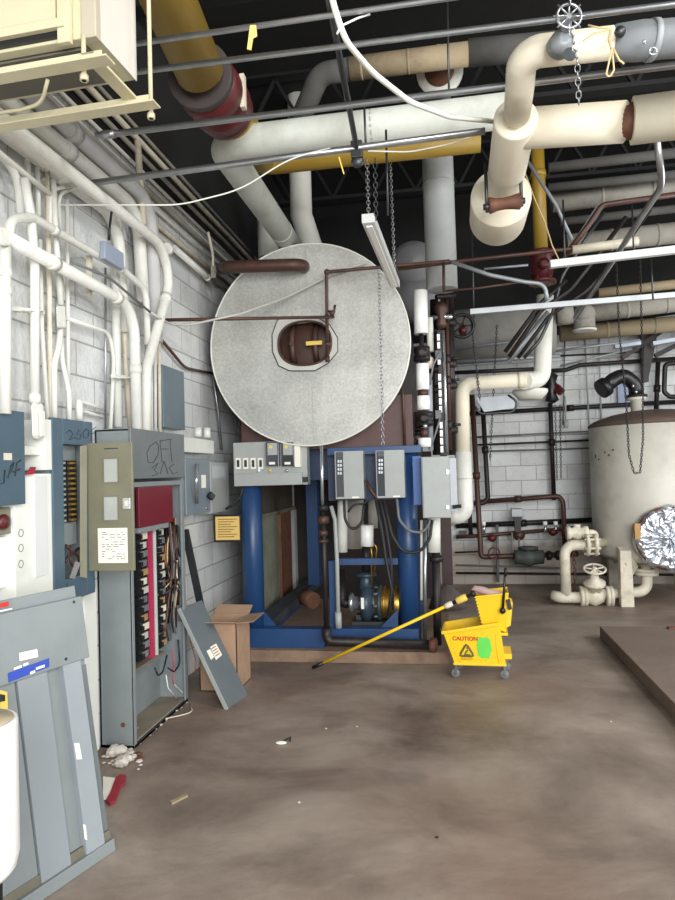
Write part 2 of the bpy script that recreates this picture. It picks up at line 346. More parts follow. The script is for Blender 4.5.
# roof joists
for i, y in enumerate((2.6, 4.4, 6.2, 8.0)):
    j = MB(); 
    j.box((XW, y - .06, ZC - .03), (XR, y + .06, ZC)); j.box((XW, y - .06, ZC - .52), (XR, y + .06, ZC - .48))
    k = XW + .1
    while k < XR - .4:
        j.bar((k, y, ZC - .03), (k + .25, y, ZC - .49), .03); j.bar((k + .25, y, ZC - .49), (k + .5, y, ZC - .03), .03); k += .5
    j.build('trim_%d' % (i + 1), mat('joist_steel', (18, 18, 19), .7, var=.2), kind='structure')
# concrete plinth under boiler
pl = MB(); pl.box((XW + .02, 5.6, 0), (-.02, 8.9, .10)); 
PLM = mat('plinth_concrete', (140, 116, 96), .85, var=.2, bump=.4, bscale=18, dirt=(90, 68, 54), dirtamt=.7, dscale=4)
pl.build('boiler_plinth', PLM, label='low rough concrete plinth under the blue boiler frame', cat='plinth', bevel=.008)
# raised pad on the right
c0 = ZP(600, 637.6); pad = MB(); pad.box((c0.x, 2.6, 0), (XR - .01, c0.y, .105))
pad.build('raised_pad', WOODC, label='raised brown concrete pad along the right side of the floor', cat='pad', bevel=.006)
st = MB(); a = ZP(668, 629, .105); st.box((a.x, a.y - .03, .105), (a.x + .5, a.y + .03, .125))
st.build('steel_bar', RUST, label='short dark steel bar lying on the raised brown pad', cat='bar')

# ================================================================== LEFT WALL : big open distribution cabinet
XC = -1.87
A = ZP(136, 749); B = ZP(187, 700.7); ztop = XP(131, 429, XC).z
y0, y1 = A.y, B.y; xb = XW + .005
root = thing('distribution_cabinet', 'tall open grey electrical cabinet with exposed breakers and wires on left wall', 'cabinet', (XC, (y0 + y1) / 2, 0))
m = MB(); t = .012
m.box((xb, y0, .0), (xb + t, y1, ztop)); m.box((xb, y0, 0), (XC, y0 + t, ztop)); m.box((xb, y1 - t, 0), (XC, y1, ztop)); m.box((xb, y0, ztop - t), (XC, y1, ztop))
m.box((xb, y0, .0), (XC, y1, .02)); m.box((XC - .012, y0, 0), (XC, y1, .02))
m.build('body', EG, root, bevel=.002)
zc = XP(150, 478.5, XC).z
m = MB(); m.box((XC, y0 - .004, zc), (XC + .015, y1, ztop + .004)); ub = m.build('upper_cover', ED, root, bevel=.003)
s = MB()
for st_ in ([(156,442),(150,446),(147,453),(148,462),(153,463),(158,455),(159,446),(156,442)], [(160,440),(162,462)], [(160,441),(172,439)], [(161,449),(169,449)], [(170,440),(172,462)], [(152,468),(158,463),(154,470),(158,474),(152,476)], [(160,474),(164,461),(168,474)], [(174,464),(169,468),(173,474),(178,472)]):
    s.tube([XP(a, b, XC + .016) for a, b in st_], .0021, 5)
s.build('handwriting', INK, ub)
m = MB(); zl = zc - .02; m.box((XC - .01, y0 + .02, zl - .03), (XC + .004, y1, zl)); m.box((XC - .01, y1 - .05, .02), (XC + .003, y1, zl)); m.box((XC - .01, y0, .02), (XC + .002, y0 + .03, zl)); m.build('door_frame', EG, root, bevel=.002)
# inner plate and breaker columns
yA, yD = y0 + .03, y0 + .50
zbb = XP(140, 668, XC - .05).z + .02
m = MB(); m.box((xb + t, yA, zbb), (XC - .10, y1 - .03, zl - .04)); m.build('mounting_plate', ED, root)
m = MB(); m.box((xb + t, yA - .01, zbb - .02), (XC - .03, yD + .02, zbb)); m.build('tray', mat('brownish_tray', (112, 102, 90), .7), root)
m = MB(); q = basis((0,0,0),(1,0,0),(0,1,0),(0,0,1))
m = MB(); r0 = (139, 487.5, 528, 173); a = xbox(m, *r0, XC + .02, .02); rp = m.build('red_cover_plate', RD, root, bevel=.002)
m = MB(); m.box((XC - .02, a[0] + .01, a[2] - .035), (XC + .012, a[1] - .06, a[2] - .002)); m.build('cover_bracket', EG, root, bevel=.002)
zt = a[2] - .04; ncol = 14
XQ = XC - .045
yp_ = lambda px: XP(px, 580, XQ).y
for ci, (pa, pb_) in enumerate(((137.5, 148), (157.5, 165))):
    ya_, yb2 = yp_(pa), yp_(pb_)
    for k in range(ncol):
        z1 = zt - k * (zt - zbb - .02) / ncol; h = (zt - zbb) / ncol * .92; w = yb2 - ya_
        b = MB(); b.m = 0; b.box((XC - .10, ya_, z1 - h), (XQ, yb2, z1))
        o1 = .30 if (k + ci) % 2 else .42
        b.m = 1; b.box((XQ, ya_ + w * o1, z1 - h * .86), (XQ + .008, ya_ + w * (o1 + .5), z1 - h * .12))
        b.m = 0; b.box((XQ, ya_ + w * .02, z1 - h * .75), (XQ + .022, ya_ + w * .26, z1 - h * .25))
        b.build('breaker', [BLK, (CREAMI, SIL, mat('grey_paint_patch', (186, 184, 176), .5), mat('ochre_patch', (156, 128, 88), .5), SIL)[(k * 7 + ci * 2) % 5]], root)
for nm, pa, pb_, mm in (('bus_bar', 150.2, 151.9, PINK), ('neutral_strip', 154.0, 155.2, mat('pale_strip', (190, 200, 192), .5))):
    b = MB(); b.box((XC - .09, yp_(pa), zbb), (XQ + .012, yp_(pb_), zt)); b.build(nm, mm, root)
yw = yp_(167)
random.seed(3)
for k in range(44):
    y_ = yw + random.uniform(0, .24); zst = zt + random.uniform(-.02, .06); zen = random.uniform(.55, .95)
    mm = [BLK, BLK, BR, TANW, BR, GRW, BLK, mat('dull_pink_wire', (150, 84, 84), .5)][k % 8]; X_ = XC - random.uniform(.02, .12)
    pts = [V((X_, y_, zst)), V((X_ + .01, y_ + random.uniform(-.02, .03), zst - .25)), V((X_, y_ + .03 + random.uniform(0, .05), (zst + zen) / 2)), V((X_, min(y_ + random.uniform(-.12, .06), y1 - .04), zen))]
    if k % 3 == 0: pts.append(V((X_ - .01, y_ - .2, zen - random.uniform(-.02, .08))))
    b = MB(); b.tube(pts, random.uniform(.005, .009), 6, bend=.12); b.build('wire', mm, root)
for pts, mm, r in (([(167,655),(163,672),(158,676),(155,668)], BLK, .006), ([(178,640),(180,664),(174,672),(168,668)], BLK, .006), ([(166,675),(168,688),(178,700)], WW, .004), ([(174,684),(184,694),(191,706)], WW, .004), ([(172,650),(174,668),(172,682),(180,690)], PINK, .004), ([(186,600),(190,640),(196,660),(195,672)], ORW, .004)):
    b = MB(); b.tube([XP(p[0], p[1], XC - .03) for p in pts], r, 6, bend=.05); b.build('wire', mm, root)
m = MB(); m.box((xb + t, y0 + t, .02), (XC - .015, y1 - t, .03)); m.build('floor_dust', mat('dusty_floor_plate', (134, 124, 108), .8, var=.15), root)
b = MB(); b.tube([XP(136, 729, XC - .1), ZP(150, 722, .02), ZP(178, 716, .01), ZP(193, 712, .006), ZP(190, 704, .006)], .004, 6, bend=.1); b.build('wire', CREAMI, root)
b = MB(); c = XP(123, 700, 0); Yp = y0 - .001; cc = YP(123, 725, Yp); b.lathe(cc, (0, -1, 0), [(.014, 0), (.014, .002)], 16); b.build('knockout', RUST, root)

random.seed(21)
for k in range(8):     # loose coils and loops in the wiring gutter
    cy_, cz_ = yp_(random.uniform(170, 178)), random.uniform(.6, 1.15); rr = random.uniform(.04, .09); X_ = XC - random.uniform(.01, .07)
    pts = [V((X_, cy_ + rr * math.cos(a_ * .5), cz_ + rr * 2.2 * math.sin(a_ * .5))) for a_ in range(-1, 9)]
    b = MB(); b.tube(pts, .005, 6); b.build('wire', [BLK, TANW, BLK, GRW, BR, WW, BLK, ORW][k], root)
# ---- blue breaker panel with open olive door
XB = -1.94
root = thing('breaker_panel', 'slate blue wall breaker panel standing open beside the tall grey cabinet', 'electrical panel', XP(75, 597, XB))
m = MB(); a = xbox(m, 53.5, 417.3, 607, 94, XB, .13)
p = lambda px, py: XP(px, py, XB)
ya, yb_, za, zb = a
def framex(yy0, yy1, z0, z1, hy0, hy1, hz0, hz1, X, dep):
    f = MB(); f.box((X - dep, yy0, z0), (X, hy0, z1)); f.box((X - dep, hy1, z0), (X, yy1, z1)); f.box((X - dep, hy0, z0), (X, hy1, hz0)); f.box((X - dep, hy0, hz1), (X, hy1, z1)); return f
hy0, hy1 = p(64, 500).y, p(86, 500).y; hz1 = XP(64, 444, XB).z; hz0 = XP(64, 580, XB).z
framex(ya, yb_, za, zb, hy0, hy1, hz0, hz1, XB, .02).build('front_frame', EB, root, bevel=.002)
m = MB(); m.box((XW + .005, ya + .01, za + .01), (XW + .015, yb_ - .01, zb - .01))
m.box((XW + .005, ya + .01, za + .01), (XB - .02, ya + .02, zb - .01)); m.box((XW + .005, yb_ - .02, za + .01), (XB - .02, yb_ - .01, zb - .01)); m.box((XW + .005, ya + .01, zb - .02), (XB - .02, yb_ - .01, zb - .01)); m.box((XW + .005, ya + .01, za + .01), (XB - .02, yb_ - .01, za + .02))
m.build('back_box', EG, root)
zi1, zi0 = XP(66, 460, XB).z, XP(66, 524, XB).z
m = MB(); m.box((XB - .07, hy0, zi1), (XB - .06, hy1, hz1)); m.build('dead_front', EG, root); m = MB(); m.box((XB - .07, hy0, zi0 - .12), (XB - .06, hy1, zi0)); m.build('dead_front', EG, root)
for k in range(12):
    h = (zi1 - zi0) / 12
    for c_ in (0, 1):
        b = MB(); yy = hy0 + .01 + c_ * .10; z1 = zi1 - k * h
        b.m = 0; b.box((XB - .07, yy, z1 - h * .92), (XB - .045, yy + .09, z1)); b.m = 1; b.box((XB - .045, yy + .035, z1 - h * .7), (XB - .03, yy + .06, z1 - h * .3)); b.build('breaker', [BLK, BRASS if c_ else SIL], root)
for pts in ([(66,545),(72,552),(70,562),(76,570)], [(70,548),(78,556),(80,566)], [(65,562),(70,556),(79,548)]):
    b = MB(); b.tube([XP(q_[0], q_[1], XB - .05) for q_ in pts], .007, 6, bend=.03); b.build('wire', BR, root)
m = MB(); m.prism([XP(69, 578, XB + .0), XP(74, 579, XB + .01), XP(80, 563, XB + .03), XP(75, 561, XB + .02)], (.004, 0, 0)); m.build('loose_plate', SIL, root)
s = MB()
for st_ in ([(66,433),(70,430),(73,434),(69,440),(76,437)], [(79,430),(77,434),(81,434),(80,439),(76,439)], [(86,429),(83,433),(84,438),(88,437),(89,431),(86,429)], [(96,427),(92,430),(91,441)], [(88,434),(95,433)]):
    s.tube([XP(a_, b_, XB + .001) for a_, b_ in st_], .002, 5)
s.build('handwriting', INK, root)
m = MB(); m.prism([XP(80, 446, XB), XP(80, 577, XB), XP(86, 578, XB + .02), XP(86, 445, XB + .02)], (.004, .004, 0)); m.build('door_hinge_strip', OL, root)
# door, swung out square to the wall: plane Y const
YD = XP(87, 500, XB).y + .01
m = MB(); d0 = ybox(m, 87, 442.5, 133, 571, YD, .02); dr = m.build('door', OL, root, bevel=.003)
for bx in ((104, 459, 117.5, 482), (104, 497, 117.5, 520)):
    m = MB(); ybox(m, *bx, YD - .004, .006); w = m.build('label_window', mat('cloudy_window', (170, 174, 168), .3), dr, bevel=.001)
    m = MB(); q = ybox(MB(), *bx, YD - .004, .006)
    for e in (((q[0]-.006, q[2]-.006), (q[0], q[3]+.006)), ((q[1], q[2]-.006), (q[1]+.006, q[3]+.006)), ((q[0], q[3]), (q[1], q[3]+.006)), ((q[0], q[2]-.006), (q[1], q[2]))):
        m.box((e[0][0], YD - .006, e[0][1]), (e[1][0], YD + .002, e[1][1]))
    m.build('window_rim', OL, dr)
m = MB(); ybox(m, 122.5, 498, 130, 509, YD - .008, .01); m.build('latch_plate', SIL, dr, bevel=.001)
m = MB(); ybox(m, 124.5, 500.5, 128, 506, YD - .012, .006); m.build('latch', CREAMI, dr)
m = MB(); ybox(m, 98, 528, 127.5, 563, YD - .002, .003); pp = m.build('directory_paper', PAPER, dr)
m = MB(); random.seed(5)
for k in range(12):
    yy = 532 + k * 2.4; x = 102
    while x < 124:
        w_ = random.uniform(2, 6)
        if random.random() < .75: ybox(m, x, yy, min(x + w_, 125), yy + .7, YD - .0025, .001)
        x += w_ + 1.5
m.build('printed_lines', GRW, pp)
m = MB(); ybox(m, 104, 448, 118, 449, YD - .001, .002); m.build('stamped_marks', INK, dr)

# far-left blue panel
XL = -1.92
root = thing('wall_cabinet', 'flat slate blue electrical cabinet with scrawled writing at far left of wall', 'electrical panel', XP(10, 505, XL))
m = MB(); yn = XP(-45, 450, XL).y; yfz = XP(24.5, 412, XL); m.box((XW + .003, yn, XP(24.5, 504, XL).z), (XL, yfz.y, yfz.z)); m.build('body', EB, root, bevel=.004)
m = MB(); xbox(m, 4, 453, 460, 12, XL + .002, .003); m.build('label_plate', CREAMI, root)
s = MB()
for st_ in ([(-3,474),(-1,484),(4,483),(5,470)], [(8,478),(11,466),(14,462),(12,470),(9,474)], [(15,476),(17,463),(21,460)], [(13,472),(20,469)]): s.tube([XP(a_, b_, XL + .002) for a_, b_ in st_], .003, 5)
s.build('handwriting', INK, root)
# thing under it : small grey box with red button
root = thing('switch_box', 'small grey control box with a red button below the far left blue cabinet', 'switch box', XP(5, 535, -1.97))
m = MB(); yn = XP(-20, 520, -1.97).y; e = XP(14, 506, -1.97); m.box((XW + .003, yn, XP(14, 533, -1.97).z), (-1.97, e.y, e.z - .005)); m.build('body', OL, root, bevel=.003)
m = MB(); m.lathe(XP(2.5, 522, -1.97), (1, 0, 0), [(.035, 0), (.035, .012), (.028, .02), (0.0, .024)], 20); m.build('button', MR, root)
m = MB(); m.box((XW + .003, XP(-25, 550, -2).y, XP(14, 585, -2).z), (-2, XP(13.5, 535, -2).y, XP(14, 535, -2).z)); m.build('white_box', WBOARD, label='white painted pull box below the small grey control box at far left', cat='box', bevel=.003)
# white painted plate between
root = thing('backboard', 'white painted backboard with knockout rings between the two blue panels', 'board', XP(35, 600, -2.05))
m = MB(); a = xbox(m, 15, 474, 603, 54, -1.95, .12); m.build('board', WBOARD, root, bevel=.003)
m = MB(); xbox(m, 45, 419, 470, 53.3, -1.945, .12); m.build('upright', WBOARD, root, bevel=.003)
m = MB(); xbox(m, 35, 476, 578, 48, -1.942, .01); m.build('plate', mat('plate_grey_white', (212, 214, 212), .45, var=.04), root, bevel=.002)
m = MB()
for y_ in (533, 548, 564): m.ring(XP(21, y_, -1.949), (1, 0, 0), .017, .0018, 20, 5)
m.build('knockout_rings', GRW, root)
m = MB(); xbox(m, 86, 592, 760, 98, -2.03, .04); xbox(m, 66, 600, 690, 92, -2.035, .03); m.build('lower_board', WBOARD, label='white painted board on the wall between blue panel and tall cabinet side', cat='board', bevel=.002)
m = MB(); m.box((XW + .003, XP(25, 447, -1.97).y, XP(25, 455, -1.97).z), (-1.97, XP(45, 447, -1.97).y, XP(25, 446, -1.97).z)); m.build('cable_trough', WP, label='short white painted trough beside the upper corner of the far left cabinet', cat='trough', bevel=.006)
m = MB(); m.hexa([XP(25,475,-1.97),XP(34,474,-1.97),XP(34,474,-1.93),XP(25,475,-1.93)],[XP(30,467,-1.97),XP(36,467,-1.97),XP(36,468,-1.93),XP(30,468,-1.93)]); m.build('red_rag', RAGM, label='scrap of dark red cloth stuck behind the far left cabinet edge', cat='rag')

# grey boxes on wall above / right
root = thing('junction_box', 'slate grey flat box high on left wall above the tall open cabinet', 'electrical box', XP(175, 428, -1.9))
m = MB(); xbox(m, 163, 364.5, 427, 184.5, -2.0, .085); m.build('body', EB if 0 else mat('mid_slate', (92, 108, 118), .4, var=.06), root, bevel=.004)
m = MB(); xbox(m, 166, 416, 421, 170, -1.998, .003); m.build('nameplate', ED, root)
m = MB(); m.box((-1.905, XP(105, 250, -1.87).y, XP(106, 259, -1.87).z), (-1.87, XP(124, 250, -1.87).y, XP(106, 241, -1.87).z)); m.build('junction_box', mat('blue_grey_box', (150, 160, 178), .4), label='small blue-grey conduit box between white conduits near their tops', cat='electrical box', bevel=.006)
m = MB(); xbox(m, 150.5, 246, 277, 159, -2.02, .065); m.build('junction_box', ED, label='narrow dark grey box behind the large bent white conduit', cat='electrical box', bevel=.003)
root = thing('panel_bracket', 'small galvanised strut bracket behind the white sloping conduits', 'bracket', XP(90, 295, -2.02))
m = MB(); xbox(m, 82, 257, 278, 86, -2, .07); m.build('box', EL, root)
m = MB(); m.bar(XP(89, 256, -1.99), XP(89, 296, -1.99), .02, .03); m.build('strut', CREAMI, root)

# disconnect switches right of cabinet
root = thing('disconnect_switch', 'grey safety switch with chrome handle beside the tall open cabinet', 'switch', XP(195, 515, -1.91))
m = MB(); a = xbox(m, 186, 458, 516, 210, -1.91, .17); m.build('body', mat('switch_grey', (118, 128, 136), .35, var=.05), root, bevel=.005)
m = MB(); m.tube([XP(197, 464, -1.89), XP(196, 480, -1.86), XP(197, 503, -1.89)], .014, 8, bend=.05); m.build('handle', SIL, root)
m = MB(); xbox(m, 202, 475, 488, 206, -1.906, .004); m.build('label_plate', PAPER, root)
m = MB(); m.lathe(XP(206, 508, -1.91), (1, 0, 0), [(.012, 0), (.012, .01)], 14); m.build('hasp', SIL, root)
root = thing('disconnect_switch', 'lighter grey safety switch with upper window right of the chrome-handled one', 'switch', XP(218, 514, -1.93))
m = MB(); a = xbox(m, 211, 462, 514, 229, -1.93, .15); m.build('body', EL, root, bevel=.004)
m = MB(); xbox(m, 213, 466, 478, 226, -1.928, .004); m.build('window', mat('pale_glass', (190, 196, 196), .15), root)
m = MB(); m.bar(XP(209, 494, -1.89), XP(213, 498, -1.87), .035, .05); m.build('handle', BLK, root, bevel=.004)
m = MB(); m.box((-1.93, XP(209,494,-1.91).y, XP(209,494,-1.91).z-.02), (-1.9, XP(209,494,-1.91).y + .06, XP(209,494,-1.91).z+.01)); m.build('handle_base', MR, root)
m = MB(); a = xbox(m, 184, 437, 452, 214, -1.95, .13); m.build('wireway', WBOARD, label='white painted wireway box above the grey safety switches', cat='wireway', bevel=.004)
m = MB(); m.tube([XP(198, 437, -1.99), XP(198, 428, -1.99)], .03, 12); m.build('conduit_stub', WP, label='short white conduit stub on the white wireway, left one', cat='conduit')
m = MB(); m.tube([XP(207, 438, -1.99), XP(207, 428, -1.99)], .03, 12); m.build('conduit_stub', WP, label='short white conduit stub on the white wireway, right one', cat='conduit')
# yellow notice
root = thing('framed_notice', 'yellowed notice in a dark frame on the block wall by the blue column', 'notice', XP(228, 542, XW))
YN = 5.48
m = MB(); q = ybox(m, 213.5, 514.5, 241.5, 542, YN, .015); m.build('frame', BLK, root)
m = MB(); ybox(m, 215.5, 516.5, 239.5, 540, YN - .003, .003); pp = m.build('sheet', CERT, root)
m = MB()
for k in range(8): ybox(m, 218, 519 + k * 2.5, 237 - (k % 3) * 3, 519.6 + k * 2.5, YN - .0045, .002)
m.build('printed_lines', BR, pp)
m = MB(); m.box((XW, YN + .016, XP(225, 545, XW).z - .3), (XP(213,520,XW).x + .42, YN + .08, 1.5)); 

# ================================================================== LEANING PANELS
def lean(pxO, pxL, pxT):
    O = ZP(*pxO); b = (ZP(*pxL) - O); b.z = 0; b.normalize()
    r = ray(*pxT); t = -((CAM - O).dot(b)) / r.dot(b); T = CAM + r * t
    u = (T - O).normalized(); n = b.cross(u).normalized()
    if n.dot(CAM - O) < 0: n = -n
    def pl(px, py, off=0):
        r = ray(px, py); P0 = O + n * off
        return CAM + r * ((P0 - CAM).dot(n) / r.dot(n))
    return O, b, u, n, (T - O).length, pl
O, b, u, n, Lh, pl = lean((114, 850), (41, 900), (80, 596))
root = thing('leaning_cabinet_cover', 'large grey cabinet cover leaning on the left wall in the foreground', 'panel', O)
Wd = .62
def lb(s0, s1, h0, h1, o0, o1, base=None):
    m = MB()
    c = lambda s, h, o: O + b * s + u * h + n * o
    m.hexa([c(s0,h0,o0), c(s1,h0,o0), c(s1,h0,o1), c(s0,h0,o1)], [c(s0,h1,o0), c(s1,h1,o0), c(s1,h1,o1), c(s0,h1,o1)]); return m
print('lean panel', O, b, u, n, Lh)
def sh(px, py):
    P = pl(px, py) - O; return P.dot(b), P.dot(u)
lb(0, Wd, 0, Lh + .05, -.035, -.025).build('back_plate', EG, root, bevel=.002)
lb(0, Wd, 0, .05, -.03, .012).build('bottom_flange', EG, root, bevel=.003)
lb(0, .05, .05, Lh - .3, -.03, -.02).build('side_flange', ED, root)
hs = sh(86, 658)[1]
fp = lb(0, Wd, hs, Lh, -.03, .010).build('upper_plate', EG, root, bevel=.003)
s1 = sh(81, 848); s2 = sh(102, 839)
lb(.045, .14, .05, hs, -.028, .004).build('door_strip', mat('pale_grey_paint', (146, 153, 158), .4, var=.04), root, bevel=.002)
lb(.215, .355, .05, hs, -.028, -.004).build('centre_panel', mat('pale_grey_paint2', (138, 145, 149), .4, var=.04), root, bevel=.002)
lb(.0, Wd, .05, .085, -.024, -.010).build('brownish_tray', BOARD, root)  # olive-brown strip along the inner top of the bottom flange
lb(.36, Wd, .05, hs, -.028, -.014).build('left_panel', EG, root, bevel=.002)
def decal(pts, m, par, nm, off=.0115, th=.0015):
    mb = MB(); mb.prism([pl(x, y, off) for x, y in pts], n * th); return mb.build(nm, m, par)
decal([(8, 673), (49, 658), (49, 667), (8.5, 682.5)], DB, fp, 'blue_label')
decal([(19, 653), (37, 649), (38, 657), (19.5, 661)], PAPER, fp, 'paper_label')
for q in ([(13.5,668),(21.5,665),(21.5,667.5),(14,670)], [(36,667.5),(44.5,664.5),(44.5,667),(36,670)], [(23,664),(28,662.2),(28.3,664.5),(23.3,666.3)], [(30,672),(35,670),(35,672.5),(30,674.5)]): decal(q, WT, fp, 'label_print', .0135, .001)
decal([(0, 603), (8.5, 601.5), (8.5, 606.5), (0, 608)], mat('red_tape', (190, 40, 36), .5), fp, 'red_label', .012)
decal([(0, 610.5), (12, 608), (12, 609.3), (0, 612)], WT, fp, 'white_edge', .012)
for q in ((74, 602), (66, 659), (67, 585)):
    mb = MB(); c = pl(q[0], q[1], .0105); mb.lathe(c, n, [(.007, 0), (.005, .003)], 10); mb.build('screw', BLK, fp)
for q in ([(74,743),(79,743),(82,759),(76.5,759.5)], [(83,824),(85.5,825),(87,840),(84.5,839)]): decal(q, PAPER, root, 'sticker', .005)
decal([(0, 690), (7, 692), (8, 714), (0, 716)], YTAG, root, 'warning_label', .0)
decal([(0, 694), (5, 695), (5, 701), (0, 702)], BLK, root, 'warning_symbol', .002)
# small leaning panel
O, b, u, n, Lh, pl = lean((248, 695), (228, 709), (202, 600))
root = thing('leaning_cover_strip', 'long narrow grey cover leaning against the cardboard box', 'panel', O)
w = (ZP(228, 709) - ZP(248, 695)).length
lb(0, w, 0, Lh, -.02, 0).build('cover', mat('cover_slate', (98, 106, 110), .4, var=.06), root, bevel=.003)
c = lambda s, h, o: O + b * s + u * h + n * o
m = MB(); m.hexa([c(w, 0, -.02), c(w + .012, 0, -.02), c(w + .012, 0, .004), c(w, 0, .004)], [c(w, Lh, -.02), c(w + .012, Lh, -.02), c(w + .012, Lh, .004), c(w, Lh, .004)]); m.build('edge_flange', EL, root)
pp = decal([(210, 647), (216, 643.5), (222, 655), (216, 660)], PAPER, root, 'sticker', .001)
decal([(206.5, 651), (210, 649), (214, 657), (211, 660)], PAPER, root, 'sticker', .001)
for k in range(4): decal([(211 + k*1.4, 648.5 + k*2.4), (215.5 + k*1.4, 645.8 + k*2.4), (215.8 + k*1.4, 646.5 + k*2.4), (211.3 + k*1.4, 649.3 + k*2.4)], REDW, pp, 'printed_line', .003, .0006)
# dark strip leaning behind
m = MB(); m.bar(XP(184, 527, -1.97), ZP(203, 690) + V((-.1, 0, .0)), .012, .07)
# strip
a0 = XP(185, 530, -1.96); a1 = ZP(212, 683); a1.x = min(a1.x, -1.84)
m = MB(); m.bar(a0, V((-1.88, a0.y + .35, .02)), .03, .05); m.build('steel_channel', DM, label='long dark steel channel leaning on the block wall behind the narrow cover', cat='channel')

# cardboard box
root = thing('cardboard_box', 'open brown cardboard box on the floor by the blue column', 'box', (-1.66, 4.95, 0))
x0, x1, y0b, y1b, H = -1.86, -1.57, 4.83, 5.17, .50
m = MB(); tt = .006
m.box((x0, y0b, 0), (x1, y0b + tt, H)); m.box((x0, y1b - tt, 0), (x1, y1b, H)); m.box((x0, y0b, 0), (x0 + tt, y1b, H)); m.box((x1 - tt, y0b, 0), (x1, y1b, H)); m.box((x0, y0b, 0), (x1, y1b, tt)); m.build('body', CARD, root)
def flap(a, b, dv, nm='flap'):
    m = MB(); a = V(a); b = V(b); dv = V(dv); nn = (b - a).cross(dv).normalized() * .005
    m.hexa([a, b, b + nn, a + nn], [a + dv, b + dv * .95, b + dv * .95 + nn, a + dv + nn]); m.build(nm, CARD, root)
flap((x1, y0b + .02, H), (x1, y1b, H), (.13, -.02, .015)); flap((x0, y0b, H), (x1, y0b, H), (.03, -.10, .03)); flap((x0, y1b, H), (x1, y1b, H), (0, .10, .05))

# white drum at bottom-left corner of view
cx = DP(-26, 800, 2.0); zt_ = DP(12, 722, 2.0).z; zb_ = DP(0, 876, 2.0).z; R = (DP(15, 800, 2.0) - cx).length
root = thing('plastic_drum', 'white plastic drum at the left edge in front of the leaning cover', 'drum', (cx.x, cx.y, 0))
m = MB(); m.lathe((cx.x, cx.y, 0), (0, 0, 1), [(R * .8, zb_), (R * .93, zb_ + .02), (R, zb_ + .06), (R, zt_ - .01), (R * .98, zt_), (R * .9, zt_), (R * .88, zt_ - .02), (0, zt_ - .02)], 40); m.build('body', WT, root)
m = MB(); m.lathe((cx.x, cx.y, 0), (0, 0, 1), [(R * .6, 0), (R * .6, zb_)], 30); m.build('base', BLK, root)
m = MB(); m.lathe((cx.x, cx.y, 0), (0, 0, 1), [(R * .9, zt_ - .015), (R * .9, zt_ + .002), (0, zt_ + .004)], 40); m.build('lid', mat('tan_lid', (190, 176, 148), .6), root)
# ================================================================== CONDUITS ON LEFT WALL
G1 = 'white painted conduits on the left wall'
def run(label, X, r, bend, pts, m=WP, name='conduit', group=G1, sleeves=(), seg=12):
    P = [XP(a, b_, X) for a, b_ in pts]
    mb = MB(); mb.tube(P, r, seg, bend=bend)
    if sleeves:
        root = thing(name, label, 'conduit', min(P, key=lambda q: q.z), group)
        mb.build('pipe', m, root)
        for (i, t) in sleeves:
            s = MB(); coll(s, (P[i], P[i + 1]), r * 1.14, r * 1.6, [t]); s.build('coupling', m, root)
        return root
    return mb.build(name, m, label=label, cat='conduit', group=group)
run('thickest white conduit running down below the heater then bending back to the tall cabinet', -1.89, .034, .22, [(-30, 93), (177, 257), (146.5, 368), (145.5, 432)], sleeves=((0, .92), (1, .4)))
run('thick white conduit sloping right then turning straight down into the tall cabinet', -1.9, .033, .2, [(4, 236), (134, 307), (137, 432)], sleeves=((0, .3), (0, .82), (1, .5)))
run('white conduit arching over from the left then sloping behind the thick conduit', -1.93, .022, .1, [(7, 240), (12, 219), (32, 217), (124, 271), (146, 290), (147.5, 345)], sleeves=((2, .2), (2, .95)))
run('upright white conduit at far left edge above the slate blue cabinet', -1.91, .026, 0, [(5, 238), (5, 414)], sleeves=((0, .2), (0, .3)))
root = thing('conduit_elbow_box', 'white conduit elbow box above the blue breaker panel', 'conduit box', XP(37, 438, -1.93))
m = MB(); m.tube([XP(24, 178, -1.95), XP(31, 215, -1.95), XP(34.8, 262, -1.95), XP(34.8, 404, -1.95)], .022, 12, bend=.3); m.build('pipe', WP, root)
m = MB(); m.hexa([XP(32, 440, -2.01), XP(44, 439, -2.01), XP(44, 439, -1.93), XP(32, 440, -1.93)], [XP(30.5, 402, -2.01), XP(43, 402, -2.01), XP(43, 402, -1.93), XP(30.5, 402, -1.93)]); m.build('housing', WP, root, bevel=.02)
m = MB(); m.prism([XP(38, 411, -1.928), XP(43, 411, -1.928), XP(44, 436, -1.928), XP(39, 437, -1.928)], (.012, 0, 0)); m.build('cover', WP, root, bevel=.004)
m = MB(); m.tube([XP(34.8, 394, -1.95), XP(34.8, 403, -1.95)], .028, 14); m.build('coupling', WP, root)
